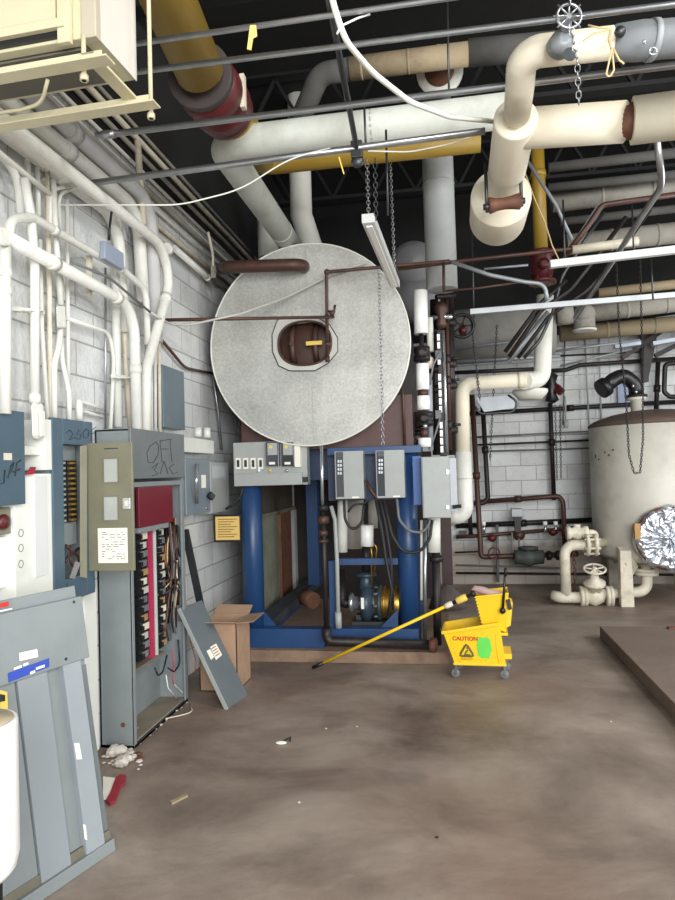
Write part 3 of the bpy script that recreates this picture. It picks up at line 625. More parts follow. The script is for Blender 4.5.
for lab, X, r, bd, pts, mm in (
  ('thin white conduit just right of the conduit elbow box', -2, .011, .1, [(40, 240), (42, 330), (48.5, 430)], WP),
  ('thin white conduit rising beside the elbow box conduit', -2.01, .013, .1, [(47, 170), (49.5, 300), (50.5, 420)], CREAMI),
  ('white conduit bowing left below the small inline fitting', -1.99, .016, .2, [(61, 325), (59, 345), (54, 366), (54.5, 420)], WP),
  ('white conduit bowing right below the small inline fitting', -2, .014, .2, [(60, 325), (62, 360), (69, 392), (69.5, 420)], WP),
  ('slim straight white conduit right of the small inline fitting', -2.03, .012, 0, [(67, 200), (68.5, 424)], WP),
  ('white conduit curving in above the small inline fitting', -1.99, .016, .3, [(53, 180), (56, 240), (61, 305)], WP),
  ('white conduit curving in beside the one above the inline fitting', -2.02, .014, .3, [(45, 178), (54, 220), (63, 300)], WP),
  ('slim white conduit bending down from the wall to the cabinet top', -2.02, .012, .1, [(66, 318), (110, 333), (114, 360), (110.5, 429)], WP),
  ('thin bare steel rod conduit down to the left end of the cabinet top', -2.04, .007, 0, [(105.5, 268), (105.5, 429)], EM),
  ('broad upright white conduit left of the two thick bends', -2.02, .026, 0, [(115, 268), (118.5, 427)], WP),
  ('cream conduit in shadow between the broad one and the thick bend', -2.04, .016, .2, [(122, 280), (126, 370), (130, 428)], CREAMI),
  ('left slim conduit of three down to the right end of the cabinet top', -2.02, .012, 0, [(151, 345), (151.5, 431)], WP),
  ('middle slim conduit of three down to the right end of the cabinet top', -2.02, .012, 0, [(155, 340), (155.5, 432)], WP),
  ('right slim conduit of three down to the right end of the cabinet top', -2.02, .012, 0, [(159, 330), (160, 433)], CREAMI),
  ('short upright cream conduit rising past the ceiling conduits', -1.97, .022, 0, [(137.5, 141), (143, 225)], CREAMI),
  ('broad cream conduit rising behind the thickest bend', -2.03, .028, 0, [(147, 215), (148, 345)], CREAMI),
  ('slim white conduit rising between grey boxes', -2.02, .016, 0, [(140, 216), (141, 300)], WP),
  ('outer loop of slim white conduit curling under the thickest conduit', -2, .011, .12, [(50.5, 232), (49.5, 190), (80, 184)], WP),
  ('inner loop of slim white conduit curling under the thickest conduit', -2.02, .010, .12, [(60, 230), (58, 193), (84, 187)], WP),
  ('white conduit arc at far left under the thickest conduit', -2.02, .02, .15, [(-10, 146), (17, 170), (21, 214)], WP),
  ('thin white conduit slanting down under the thickest conduit', -2, .014, 0, [(-14, 142), (52, 196)], WP),
  ('short upright white conduit left of pair below the thickest conduit', -2.03, .014, 0, [(27.5, 160), (28.5, 214)], WP),
  ('short upright white conduit right of pair below the thickest conduit', -2.03, .012, 0, [(37.5, 168), (38.5, 216)], WP),
  ('grey-brown cable drooping along the wall beside the thick bends', -1.87, .008, .4, [(72, 262), (110, 278), (150, 312)], GRW),
  ('brown cable sagging along the block wall toward the boiler', -2.05, .012, .5, [(160, 338), (185, 368), (216, 374)], BR),
  ('thin white pipe down the block wall beside the round boiler', -2.05, .010, .2, [(213, 375), (218, 410), (222, 450)], EM),
  ('short white stub pipe with cap above the breaker panel', -2, .020, 0, [(79, 400), (79.5, 420)], WP),
  ('upper slim pipe behind the capped white stub', -2.05, .008, 0, [(84, 402), (105, 410)], WP),
  ('lower slim pipe behind the capped white stub', -2.05, .008, 0, [(84, 411), (105, 418)], WP),
  ('dark cable dropping into the blue-grey box', -1.9, .007, .1, [(112, 208), (110, 224), (109, 240)], BLK)):
    run(lab, X, r, bd, pts, mm)
m = MB(); m.hexa([XP(57, 328, -2.02), XP(66, 328, -2.02), XP(66, 328, -1.96), XP(57, 328, -1.96)], [XP(56, 306, -2.02), XP(65, 306, -2.02), XP(65, 306, -1.96), XP(56, 306, -1.96)]); m.build('conduit_fitting', WP, label='small white inline conduit fitting above the blue breaker panel', cat='conduit box', bevel=.008)
m = MB(); m.hexa([XP(0, 246, -1.97), XP(11, 246, -1.97), XP(11, 246, -1.87), XP(0, 246, -1.87)], [XP(-1, 226, -1.97), XP(9, 228, -1.97), XP(9, 228, -1.87), XP(-1, 226, -1.87)]); m.build('conduit_fitting', WP, label='white conduit fitting at far left where two conduits meet', cat='conduit box', bevel=.01)
for lab, a, b_ in (('white strap bar across the conduits above the tall cabinet', (113, 376), (151, 380)), ('white strap bar across conduits at far left', (13, 309), (42, 312))):
    m = MB(); m.bar(XP(*a, -1.97), XP(*b_, -1.97), .03, .02)
    for k in range(4): m.ring(XP(a[0] + (b_[0]-a[0]) * (k + .5) / 4, a[1] + 2, -1.955), (0, 0, 1), .02, .004, 12, 5)
    m.build('pipe_strap', WP, label=lab, cat='strap')
# grey-painted mains and conduit rack along wall top
for lab, px, X, r, mm, pe, ze in (('large white conduit main directly below the thickest conduit', (75, 187), -2.03, .036, WP, 118, 330),
    ('large grey-white main turning down the wall behind the thickest conduit', (100, 178), -2.0, .042, WP, 138, 300), ('largest grey main under the heater, turning down nearest the rack', (106, 163), -1.97, .050, mat('grey_white_main', (186, 186, 184), .5, var=.08), 150, 340)):
    c = XP(*px, X); ye = XP(pe, 215, X).y; zd = XP(pe, ze, X).z; root = thing('pipe_main', lab, 'pipe', (X, 3, c.z), 'mains along the left wall top')
    m = MB(); m.tube([V((X, 1.6, c.z)), V((X, ye, c.z)), V((X, ye + .05, zd))], r, 16, bend=.22); m.build('pipe', mm, root)
    for yy in (2.6, 3.35): m = MB(); m.tube([V((X, yy, c.z)), V((X, yy + .08, c.z))], r * 1.15, 16); m.build('coupling', mm, root)
pos = ['lowest', 'second lowest', 'third lowest', 'fourth lowest', 'fourth highest', 'third highest', 'second highest', 'highest']
for k, px in enumerate(((222, 287), (223, 280), (226, 272), (229, 266), (232, 259), (235, 252), (237, 245), (236, 237))):
    X = XW + .04 + (k > 4) * .06; c = XP(*px, X); r = (.014, .02, .012, .022, .012, .016, .02, .014)[k]
    m = MB(); m.tube([V((X, 2.2, c.z)), V((X, 7.4, c.z))], r, 10); m.build('conduit', [WP, CREAMI, WP, DI, WP, DI, CREAMI, DI][k], label='slim conduit along the top of left wall, %s of the parallel set' % pos[k], cat='conduit', group='parallel conduits along the wall top')
run('open-ended white conduit along the wall with a black mouth', -2.01, .026, 0, [(174, 248), (217, 286)], sleeves=((0, .75),))
run('short conduit dropping from rack to a small box near boiler top', -1.97, .012, .1, [(208, 232), (213, 255), (213, 268)], CREAMI)
m = MB(); m.hexa([XP(211, 278, -2), XP(216, 278, -2), XP(216, 278, -1.95), XP(211, 278, -1.95)], [XP(211, 266, -2), XP(216, 266, -2), XP(216, 266, -1.95), XP(211, 266, -1.95)]); m.build('outlet_box', CREAMI, label='tiny cream conduit box on wall near boiler top', cat='electrical box', bevel=.004)
# wires/cables at left to the boiler
YB0 = 5.75
m = MB(); m.tube([XP(150, 312, -1.87), DP(175, 328, 4.8), DP(240, 314, 5.2), YP(290, 296, 5.52), YP(335, 272, 5.54), YP(368, 262, 5.56)], .009, 6, bend=.6); m.build('cable', mat('pale_cable', (180, 178, 170), .5), label='pale cable swooping from the wall conduits across the boiler front', cat='cable')

# ================================================================== HEATER UNIT TOP LEFT
Pc = DP(160, 106, 2.4)      # outer bottom corner of the far support bar
ang = math.radians(-3)
HM = Matrix.Translation(Pc) @ Matrix.Rotation(ang, 4, 'Z')   # local x right, y away, z up ; body extends to -x
root = thing('unit_heater', 'cream unit heater hung on angle-iron frame at the top left', 'heater', Pc)
def hb(a, b_, nm, m, bev=.002):
    mb = MB(HM); mb.box(a, b_); return mb.build(nm, m, root, bevel=bev)
sp = .27
for k, y in enumerate((0, -sp)):
    xr = 0 if k == 0 else -.02
    hb((-1.05, y, 0), (xr - .045, y + .006, .05), 'angle_bar', CP); hb((-1.05, y - .05, -.006), (xr, y + .006, 0), 'angle_flange', CP)
for x in (-.14, -.95): hb((x, -sp, .04), (x + .05, 0, .05), 'cross_bar', CP)
S_ = DP(137, 83, 2.46); N_ = XP(99, 44, S_.x); sl = HM.inverted() @ S_; nl = HM.inverted() @ N_
xs_, yf_, yn_, zb_ = sl.x, sl.y, nl.y, .13
OW = mat('offwhite_duct', (205, 200, 190), .5, var=.04)
hb((-1.02, yn_ + .012, zb_), (xs_ - .004, yf_, zb_ + 1.2), 'casing', CP, .004)
hb((xs_ - .004, yn_ + .03, zb_ - .004), (xs_, yf_, zb_ + 1.2), 'side_panel', OW, 0)
hb((xs_ - .05, yn_, zb_ - .01), (xs_ + .004, yn_ + .03, zb_ + 1.2), 'corner_post', mat('tan_grey_post', (176, 168, 148), .5, var=.05), .003)
hb((xs_ - .13, yn_ - .012, zb_ - .02), (xs_ - .085, yn_ + .01, zb_ + 1.2), 'front_post', CP, .003)
hb((-1.02, yn_ - .02, zb_ + .03), (xs_ - .10, yn_ + .01, zb_ + .06), 'front_rail', CP, .002)
hb((-1.02, yn_ - .006, zb_ + .07), (xs_ - .14, yn_ + .01, zb_ + 1.2), 'front_panel', CP, .004)
for k in range(3): hb((-1.02, yn_ - .010, zb_ + .25 + k * .09), (xs_ - .14, yn_ - .006, zb_ + .26 + k * .09), 'panel_ridge', CP, 0)
hb((-1.0, yn_ + .05, zb_ - .006), (xs_ - .06, yf_ - .03, zb_ + .002), 'recess', BLK, 0)
for k in range(30): 
    yy_ = yn_ + .05 + k * (yf_ - yn_ - .08) / 30; hb((-1.0, yy_, zb_ - .012), (xs_ - .06, yy_ + .004, zb_ - .002), 'grille_slat', mat('grille_grey', (96, 92, 80), .5), 0)
hb((-1.0, yn_ - .002, zb_ + .01), (xs_ - .13, yn_ + .014, zb_ + .03), 'front_slot', BLK, 0)
for x, y in ((-.045, .02), (-.14, -sp + .02)):
    mb = MB(HM); mb.tube([(x, y, -.03), (x, y, 2.2 if y > 0 else .12)], .008, 8); mb.build('hanger_rod', CP, root)
    mb = MB(HM); mb.lathe((x, y, -.03), (0, 0, 1), [(.014, 0), (.014, .02)], 6); mb.build('nut', CP, root)
mb = MB(HM); mb.tube([(-.95, -.07, .03), (-.5, -.075, .02), (-.42, -.075, .03), (-.37, -.11, .09)], .007, 6, bend=.08); mb.build('tube', CP, root)

# ================================================================== CEILING CONDUITS
G2 = 'steel conduits strung across below the ceiling'
def across(lab, a, b_, Y, r, m=EM, name='steel_conduit', group=G2, cp=()):
    P0, P1 = YP(*a, Y), YP(*b_, Y); d = P1 - P0
    if b_[0] > 600: P1 = P1 + d * ((4.88 - P1.x) / d.x)
    mb = MB(); mb.tube([P0, P1], r, 10)
    if cp:
        root = thing(name, lab, 'conduit', P0, group); mb.build('pipe', m, root)
        for t in cp: s = MB(); coll(s, (P0, P1), r * 1.3, .07, [t]); s.build('coupling', m, root)
        return
    mb.build(name, m, label=lab, cat='conduit', group=group)
across('uppermost shiny steel conduit crossing the top of the view', (120, 46), (640, -30), 2.42, .011)
across('second steel conduit from the top, running behind the chain wheel', (120, 74), (700, 1), 2.62, .0125, cp=(.47,))
across('third steel conduit down, passing just behind the cream elbow pipe', (96, 136), (700, 62), 3.02, .0155, cp=(.01,))
across('fourth steel conduit down, clamped where the black rod meets it', (92, 183), (485, 131), 3.46, .018)
m = MB(); P = [DP(328, -6, 2.45), DP(357, 150, 3.55)]; m.tube(P, .014, 8)
root = thing('hanger_rod', 'black slanting rod clamped to the fourth steel conduit', 'rod', P[1]); m.build('rod', DM, root)
m = MB(); m.box(P[1] - V((.03, .03, .05)), P[1] + V((.03, .02, .04))); m.sphere(P[1] - V((0, 0, .06)), .035, (1, .7, 1)); m.build('clamp', DM, root, bevel=.004)
m = MB(); m.tube([DP(329, -14, 2.4), DP(335, 10, 2.45), DP(345, 40, 2.5), DP(372, 72, 2.7), DP(410, 102, 2.9), DP(450, 117, 3.1), DP(500, 122, 3.4)], .012, 8, bend=.5); m.build('white_cable', WW, label='thick white cable looping down from the black rod toward the right', cat='cable')
m = MB(); m.tube([DP(337, 34, 2.47), DP(341, 26, 2.47), DP(358, 18, 2.5), DP(370, 14, 2.5)], .004, 6, bend=.03); m.build('cable_tie', WT, label='white tie knotted round the black slanting rod', cat='tie')
m = MB(); m.tube([DP(60, 205, 3.4), DP(180, 205, 3.5), DP(240, 190, 3.5), DP(290, 158, 3.42), DP(330, 148, 3.45)], .004, 6, bend=.6); m.build('thin_white_wire', WW, label='thin white wire drooping across the dark space left of the rod', cat='wire')
m = MB(); m.tube([DP(368, 151, 3.5), DP(410, 152, 3.55), DP(450, 144, 3.55), DP(482, 133, 3.5)], .004, 6, bend=.4); m.build('thin_white_wire', WW, label='thin white wire sagging under the fourth steel conduit right of the rod', cat='wire')
m = MB(); m.prism([DP(250, 25, 2.4), DP(256, 25, 2.4), DP(257, 36, 2.41), DP(253, 38, 2.4), DP(251, 50, 2.4), DP(247, 49, 2.4)], (0, .003, 0)); m.build('caution_ribbon', CERT, label='scrap of yellow tape tied on the uppermost steel conduit', cat='tape')
m = MB(); m.bar(DP(339, 157, 3.44), DP(344, 174, 3.46), .006); m.build('tie_end', YTAG, label='pale dangling tie end under the fourth steel conduit', cat='tie')

# ================================================================== LARGE OVERHEAD PIPES
def pipe(name, lab, pts, r, m, bend=0, group=None, cat='pipe', seg=24, sleeves=(), parts=()):
    mb = MB(); mb.tube(pts, r, seg, bend=bend, nb=8)
    root = thing(name, lab, cat, min(pts, key=lambda q: q.z), group); mb.build('pipe', m, root)
    for i, t, k, w in sleeves:
        s = MB(); coll(s, (pts[i], pts[i + 1]), r * k, w, [t]); s.build('sleeve', m, root)
    return root
GP = 'insulated pipes overhead'
root = pipe('insulated_pipe', 'big pale insulated pipe crossing left to right above the boiler, with a rounded left elbow', [YP(505, 111, 3.95), YP(221, 145, 3.95), V((YP(221, 145, 3.95).x, 6.4, YP(221, 145, 3.95).z))], .098, WI_DIM, .13, GP, sleeves=((1, .62, 1.03, .02), (0, .45, 1.01, .02)))
c = YP(432, 85, 5.6)
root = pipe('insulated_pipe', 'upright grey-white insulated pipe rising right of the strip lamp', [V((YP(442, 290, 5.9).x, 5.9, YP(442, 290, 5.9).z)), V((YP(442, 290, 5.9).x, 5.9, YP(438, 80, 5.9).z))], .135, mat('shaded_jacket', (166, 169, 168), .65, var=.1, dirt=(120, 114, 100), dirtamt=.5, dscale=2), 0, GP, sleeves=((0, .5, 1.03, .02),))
x_ = YP(302, 240, 6.6).x
pipe('insulated_pipe', 'upright white insulated pipe entering the boiler top', [V((x_ + .12, 6.75, YP(302, 250, 6.6).z - .1)), V((x_, 6.6, YP(302, 215, 6.6).z)), V((x_, 6.6, YP(302, 60, 6.6).z))], .11, WI, .12, GP)
x_ = YP(268, 240, 6.9).x
pipe('insulated_pipe', 'short white insulated pipe behind the slanting one at the boiler top', [V((x_, 6.9, YP(268, 258, 6.9).z)), V((x_, 6.9, YP(268, 215, 6.9).z))], .11, WI, 0, GP)
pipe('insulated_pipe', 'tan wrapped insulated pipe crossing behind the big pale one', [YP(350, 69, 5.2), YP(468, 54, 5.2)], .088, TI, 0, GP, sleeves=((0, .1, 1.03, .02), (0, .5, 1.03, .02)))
pipe('insulated_pipe', 'dark dusty pipe bending down behind the big pale one', [YP(350, 69, 5.22), YP(320, 74, 5.22), V((YP(285, 120, 5.22).x, 5.5, YP(285, 120, 5.22).z))], .085, GI, .15, GP)
pipe('insulated_pipe', 'dark upright pipe in the shadows above the boiler', [YP(294, 30, 7), YP(296, 150, 7)], .13, GI, 0, GP)
m = MB(); ctr = YP(440, 72, 5.55); m.lathe(ctr, (-.1, -1, -.35), [(.10, 0), (.19, 0), (.19, .06), (.10, .06)], 28); rr = thing('pipe_flange', 'round white flange under the tan wrapped pipe', 'flange', ctr); m.build('flange', WI, rr)
m = MB(); m.lathe(ctr, (-.1, -1, -.35), [(0, .05), (.12, .05), (.12, .07), (0, .07)], 28); m.build('core', RUST, rr)
pipe('pipe', 'dark sheathed pipe right of the tan wrapped end', [YP(468, 53, 5.25), YP(560, 45, 5.25)], .10, GI, 0, GP)

# yellow gas pipe
P0 = DP(160, -20, 2.85); P1 = DP(200, 72, 3.35)
root = pipe('gas_pipe', 'fat yellow gas pipe coming down from the top left', [P0 - (P1 - P0) * 3, P1], .120, YP_, cat='gas pipe')
Q0 = DP(203, 80, 3.45); Q1 = DP(222, 106, 3.75)
root = thing('gas_valve', 'dark red flanged valve at the end of the fat yellow pipe', 'valve', Q1)
dq = (Q1 - Q0).normalized(); ln = (Q1 - Q0).length
m = MB(); m.lathe(Q0 - dq * .06, dq, [(.165, 0), (.165, .05)], 28); m.build('flange', mat('dark_flange', (62, 54, 52), .6, var=.25), root)
m = MB(); m.lathe(Q0, dq, [(.12, 0), (.165, .02), (.17, ln * .45), (.14, ln * .6), (.17, ln * .75), (.17, ln), (.10, ln + .02)], 28); m.build('body', MR, root)
m = MB(); m.lathe(Q1 + dq * .02, dq, [(.16, 0), (.16, .05)], 28); m.build('flange', MR, root)
m = MB(); e = DP(243, 92, 3.6); m.box(e - V((.012, .02, .09)), e + V((.012, .02, .09))); m.build('tag', CREAMI, root)
m = MB(); e = DP(195, 112, 3.6); m.prism([e, e + V((.02, 0, -.02)), e + V((.0, 0, .10))], (0, .01, 0)); m.build('tag', EL, root)
pipe('gas_pipe', 'yellow gas pipe crossing just under the big pale insulated pipe', [DP(224, 108, 3.8), DP(241, 128, 4.3), YP(262, 160, 5.15), YP(480, 136, 5.15)], .118, YP_, .12, cat='gas pipe')
x_ = YP(539, 200, 6.6).x
root = pipe('gas_pipe', 'upright yellow gas pipe behind the cream pipes', [V((x_, 6.6, YP(539, 256, 6.6).z)), V((x_, 6.6, YP(539, 120, 6.6).z))], .065, YP_, 0, cat='gas pipe', sleeves=((0, .6, 1.15, .06),))
zt2 = YP(539, 252, 6.6).z; zb2 = YP(539, 284, 6.6).z
root = thing('gas_valve', 'dark red valve body under the upright yellow pipe', 'valve', (x_, 6.6, zb2))
m = MB(); m.lathe((x_, 6.6, zb2), (0, 0, 1), [(.08, 0), (.13, .0), (.13, .03), (.09, .05), (.11, .12), (.09, (zt2-zb2) - .05), (.13, (zt2-zb2) - .03), (.13, zt2-zb2), (.07, zt2-zb2)], 24); m.build('body', MR, root)
m = MB(); m.lathe((x_, 6.5, (zt2+zb2)/2), (0, -1, 0), [(.05, -.05), (.05, .06), (.02, .07)], 14); m.build('cap', MR, root)
for k in range(6): m = MB(); a_ = k * math.pi / 3; m.lathe((x_ + .11 * math.cos(a_), 6.6 + .11 * math.sin(a_), zb2 - .01), (0, 0, 1), [(.012, 0), (.012, .06)], 6); m.build('bolt', RUST, root)

# near cream elbow pipe
E = [DP(700, 33, 2.63), DP(520, 52, 2.75), DP(517, 112, 3.15)]
root = thing('insulated_pipe', 'glossy cream elbow pipe at the top right, nearest the camera', 'pipe', E[2], 'cream pipes at the upper right')
m = MB(); m.tube([DP(612, 43, 2.70), DP(522, 53, 2.76), DP(520, 85, 2.92), DP(517, 115, 3.16)], .062, 28, bend=.13, nb=12); m.build('pipe', CI, root)
m = MB(); pj = [DP(608, 43, 2.70), DP(614, 43, 2.70), DP(640, 41, 2.68), DP(665, 39, 2.66), DP(700, 36, 2.63)]; pj.append(pj[-1] + (pj[-1] - pj[1]) * .6); m.tube(pj, [.050, .066, .074, .070, .074, .06], 20)
jk = m.build('canvas_jacket', CANVAS, root)
for px in (652,): m = MB(); m.tube([DP(px - 3, 40, 2.67), DP(px + 3, 40, 2.67)], .077, 24); m.build('strap', mat('grey_strap', (150, 154, 156), .6), jk)
m = MB(); m.ring(DP(653, 51, 2.58), CF, .014, .003, 16, 6); m.build('buckle', SIL, jk)
m = MB(); m.sphere(DP(620, 32, 2.60), .022); m.build('knob', DM, root)
m = MB(); m.sphere(DP(644, 42, 2.59), .008); m.build('snap', SIL, root)
m = MB(); a_ = DP(614, 56, 2.61)
m.tube([DP(588, 25, 2.6), DP(600, 28, 2.6), DP(611, 28, 2.6)], .004, 5); m.tube([DP(583, 41, 2.6), DP(595, 33, 2.6), DP(611, 29, 2.6)], .0035, 5)
m.tube([DP(612, 48, 2.6), DP(608, 66, 2.6), DP(606, 75, 2.6), DP(610, 77, 2.6), DP(614, 70, 2.6), DP(612, 48, 2.6)], .0035, 5, bend=.01)
m.tube([DP(613, 48, 2.6), DP(619, 60, 2.6), DP(624, 64, 2.6)], .004, 5); m.tube([DP(611, 28, 2.61), DP(609, 40, 2.62), DP(612, 50, 2.61)], .005, 6); m.build('twine', TWINE, root)
# collar / larger pipe
def seg3(name, lab, p0, p1, r, m, inner=None, nm='pipe', pr=None):
    d = (p1 - p0).normalized(); L_ = (p1 - p0).length; mb = MB()
    prof = [(inner, 0.015)] if inner else [(0.001, 0)]
    prof += [(r * .93, 0), (r, .015), (r, L_ - .015), (r * .95, L_)]
    mb.lathe(p0, d, prof, 40); return mb, d
R1 = DP(516, 118, 3.18); R2 = DP(503, 194, 4.1)
m = MB(); pe = pj[-1] - (pj[-1] - pj[1]) * .05; m.tube([pe, pe + (pj[-1] - pj[1]) * ((4.88 - pe.x) / (pj[-1].x - pj[1].x))], .062, 24); m.build('pipe', CI, root)
root = thing('insulated_pipe', 'thick cream collar pipe behind the elbow, with the side branch to the right', 'pipe', R2, 'cream pipes at the upper right')
mb, d1 = seg3('', '', R1, R2, .103, CI, .05); mb.build('pipe', CI, root)
j = R1.lerp(R2, .12); q2 = DP(624, 122, 3.25)
mb = MB(); mb.tube([j, q2], .095, 30); mb.build('branch_pipe', CI, root)
q3 = DP(633, 121, 3.2)
mb = MB(); mb.tube([q2 - (q2-j).normalized()*.05, q3 + (q2-j).normalized()*.05], .083, 24); dd_ = (q2 - j).normalized(); mb.build('bare_joint', RUST, root)
mb = MB(); qa, qb = DP(632, 121, 3.2), DP(720, 110, 3.1); mb.tube([qa, qa + (qb - qa) * ((4.88 - qa.x) / (qb.x - qa.x))], .107, 30); mb.build('branch_sleeve', CI, root)
R3 = DP(501, 197, 4.02); d2 = (R2 - R1).normalized()
R4 = R3 + d2 * .38
root = thing('insulated_pipe', 'widest white pipe end hanging at upper right behind the collar pipe', 'pipe', R4, 'cream pipes at the upper right')
mb = MB(); mb.lathe(R3, d2, [(.09, 0), (.175, 0), (.178, .012), (.178, .37), (.17, .38)], 44); mb.build('pipe', CI, root)
root = thing('roller_hanger', 'brown roller bar hanging under the thick cream pipe', 'hanger', DP(504, 210, 3.6))
m = MB(); m.tube([DP(488, 205, 3.7), DP(521, 201, 3.7)], [.040, .030, .040], 14) if False else m.lathe(DP(488, 206, 3.75), DP(521, 201, 3.75) - DP(488, 206, 3.75), [(.03, 0), (.045, .01), (.034, .05), (.032, .09), (.036, .13), (.045, .175), (.03, .185)], 16); m.build('roller', RUST, root)
for px in ((487, 207), (521.5, 201)):
    m = MB(); e = DP(*px, 3.75); m.tube([e - V((0, 0, .03)), e + V((0, 0, .25))], .010, 8); m.build('rod', DM, root)
    m = MB(); m.lathe(e + V((-.02, 0, 0)), (1, 0, 0), [(.018, 0), (.018, .04)], 6); m.build('nut', DM, root)
# chain wheel + chain + tag
cw = DP(569, 16, 2.52)
root = thing('chain_wheel_valve', 'steel chain wheel valve above the cream elbow pipe', 'valve', cw)
m = MB(); fx = CR; 
m.ring(cw, _f, .045, .006, 24, 6)
for k in range(8):
    a_ = k * math.pi / 4; dv = CR * math.cos(a_) + CU * math.sin(a_); m.tube([cw + dv * .01, cw + dv * .06], .004, 5)
m.build('wheel', EM, root)
m = MB(); m.tube([cw + _f * .0, DP(563, 40, 2.66)], [.012, .03], 12); m.build('bonnet', GV, root)
m = MB(); m.lathe(DP(563, 40, 2.61), _f, [(.02, -.02), (.045, 0), (.05, .05)], 20); m.build('body', GV, root)
m = MB(); m.lathe(DP(570, 54, 2.56), _f, [(.026, 0), (.026, .003)], 20); m.build('tag', DM, root)
m = MB(); chain(m, DP(571, 28, 2.5), DP(577, 58, 2.52), .028, .018, .0025); chain(m, DP(577, 58, 2.52), DP(579, 104, 2.6), .028, .018, .0025); chain(m, DP(570, -12, 2.5), DP(570, 4, 2.5), .028, .018, .0025); m.build('chain', EM, label='steel pull chain hanging from the chain wheel at upper right', cat='chain')
# strip lamp
a_ = DP(368, 218, 3.9); b_ = DP(395, 284, 5.3)
root = thing('strip_lamp', 'unlit white strip lamp hanging on chains in front of the boiler edge', 'lamp', b_)
dl = (b_ - a_).normalized(); m = MB(); m.bar(a_, b_, .075, .055); m.build('housing', STRIP, root, bevel=.004)
m = MB(); m.bar(a_ + V((0, 0, -.03)) + dl * .05, b_ + V((0, 0, -.03)) - dl * .05, .035, .012); m.build('lamp_tube', WT, root)
m = MB(); chain(m, a_ + dl * .03 + V((0, 0, .03)), DP(367, 160, 3.6), .03, .018, .003); m.build('chain', EM, root)
m = MB(); chain(m, b_ + V((0, 0, .03)), DP(392, 215, 5.3) + V((0, 0, .5)), .03, .018, .003); m.build('chain', EM, root)
m = MB(); chain(m, DP(375, 158, 3.62), DP(376, 220, 3.75), .03, .02, .0035); m.build('chain', DM, label='darker hoist chain beside the strip lamp chain', cat='chain')
m = MB(); chain(m, DP(379, 270, 5.3), DP(383, 445, 5.45), .035, .022, .0035); m.build('chain', EM, label='long chain hanging down across the right of the boiler disc', cat='chain')
# ================================================================== BOILER
YB0 = 5.62
C = YP(308.2, 344.3, YB0); RB_ = (YP(407.6, 343, YB0) - YP(208.8, 343, YB0)).length / 2
root = thing('boiler', 'large round steel-faced boiler drum standing on a blue frame', 'boiler', (C.x, YB0, C.z - RB_))
NS = 72
def arcpts(R, y, n=NS): return [V((C.x + R * math.cos(2*math.pi*k/n), y, C.z + R * math.sin(2*math.pi*k/n))) for k in range(n)]
# front face with oval opening : annulus mesh
Ox = YP(305, 343.5, YB0); ow = (YP(332, 343, YB0) - YP(279.5, 343, YB0)).length / 2; oh = (YP(305, 321.5, YB0) - YP(305, 365, YB0)).length / 2
def oval(k, y, s=1): 
    a = 2*math.pi*k/NS; ca, sa = math.cos(a), math.sin(a); e = .85
    return V((Ox.x + ow * s * math.copysign(abs(ca)**e, ca), y, Ox.z + oh * s * math.copysign(abs(sa)**e, sa)))
m = MB(); vs = arcpts(RB_, YB0) + [oval(k, YB0) for k in range(NS)] + [oval(k, YB0 + .1) for k in range(NS)]
m.add(vs, [(k, (k+1)%NS, NS+(k+1)%NS, NS+k) for k in range(NS)] + [(NS+k, NS+(k+1)%NS, 2*NS+(k+1)%NS, 2*NS+k) for k in range(NS)])
fc = m.build('front_plate', SPG, root)
m = MB(); m.lathe((C.x, YB0 + .002, C.z), (0, 1, 0), [(RB_ - .004, 0), (RB_ + .004, 0), (RB_ + .006, .05), (RB_ * .995, .06)], 96, caps=False); m.tube(arcpts(RB_, YB0), .007, 6, closed=True); m.build('rim', mat('rim_white', (225, 224, 214), .5, var=.05), root)
m = MB(); m.lathe((C.x, YB0 + .05, C.z), (0, 1, 0), [(RB_ * .99, 0), (RB_ * .99, 2.9), (.1, 3.0)], 96, caps=False); m.build('shell', mat('shell_grey', (66, 64, 62), .5, metal=.3, var=.2), root)
# seam on the face, rivets
m = MB(); m.box((C.x + .02, YB0 - .002, C.z - RB_ + .02), (C.x + .026, YB0, Ox.z - oh - .12)); m.box((C.x - .006, YB0 - .002, Ox.z + oh + .12), (C.x, YB0, C.z + RB_ - .02))
for k in range(9): m.sphere((C.x + .04, YB0 - .002, C.z - RB_ + .06 + k * .055), .005, seg=8)
m.build('seam', EL, root)
# octagonal frame ring
def oc(s, y):
    P = [(278, 320), (289, 318), (318, 318), (330, 325), (338, 338), (338, 352), (328, 364), (315, 371), (290, 371), (279, 366), (273, 352), (272.5, 335)]
    c_ = V((0, 0, 0)); Q = [YP(a, b_, YB0) for a, b_ in P]; cc = sum(Q, V()) / len(Q); return [V(((q.x - cc.x) * s + cc.x, y, (q.z - cc.z) * s + cc.z)) for q in Q]
m = MB(); A_, B_ = oc(1, YB0 - .012), oc(1, YB0); n = len(A_)
inn = [min([oval(k, YB0 - .012, 1.0) for k in range(NS)], key=lambda v: -((v - Ox).normalized().dot((a - Ox).normalized()))) for a in A_]
m.add(A_ + inn + B_, [(k, (k+1)%n, n+(k+1)%n, n+k) for k in range(n)] + [(k, (k+1)%n, 2*n+(k+1)%n, 2*n+k) for k in range(n)])
m.build('manhole_frame', mat('frame_pale', (196, 196, 188), .45, metal=.2, var=.08), root)
m = MB(); m.tube([p + V((0, -.001, 0)) for p in A_], .0045, 5, closed=True); m.build('frame_edge', DM, root)
m = MB(); vs = [oval(k, YB0 - .015, 1.0) for k in range(NS)]; m.tube(vs, .011, 6, closed=True)
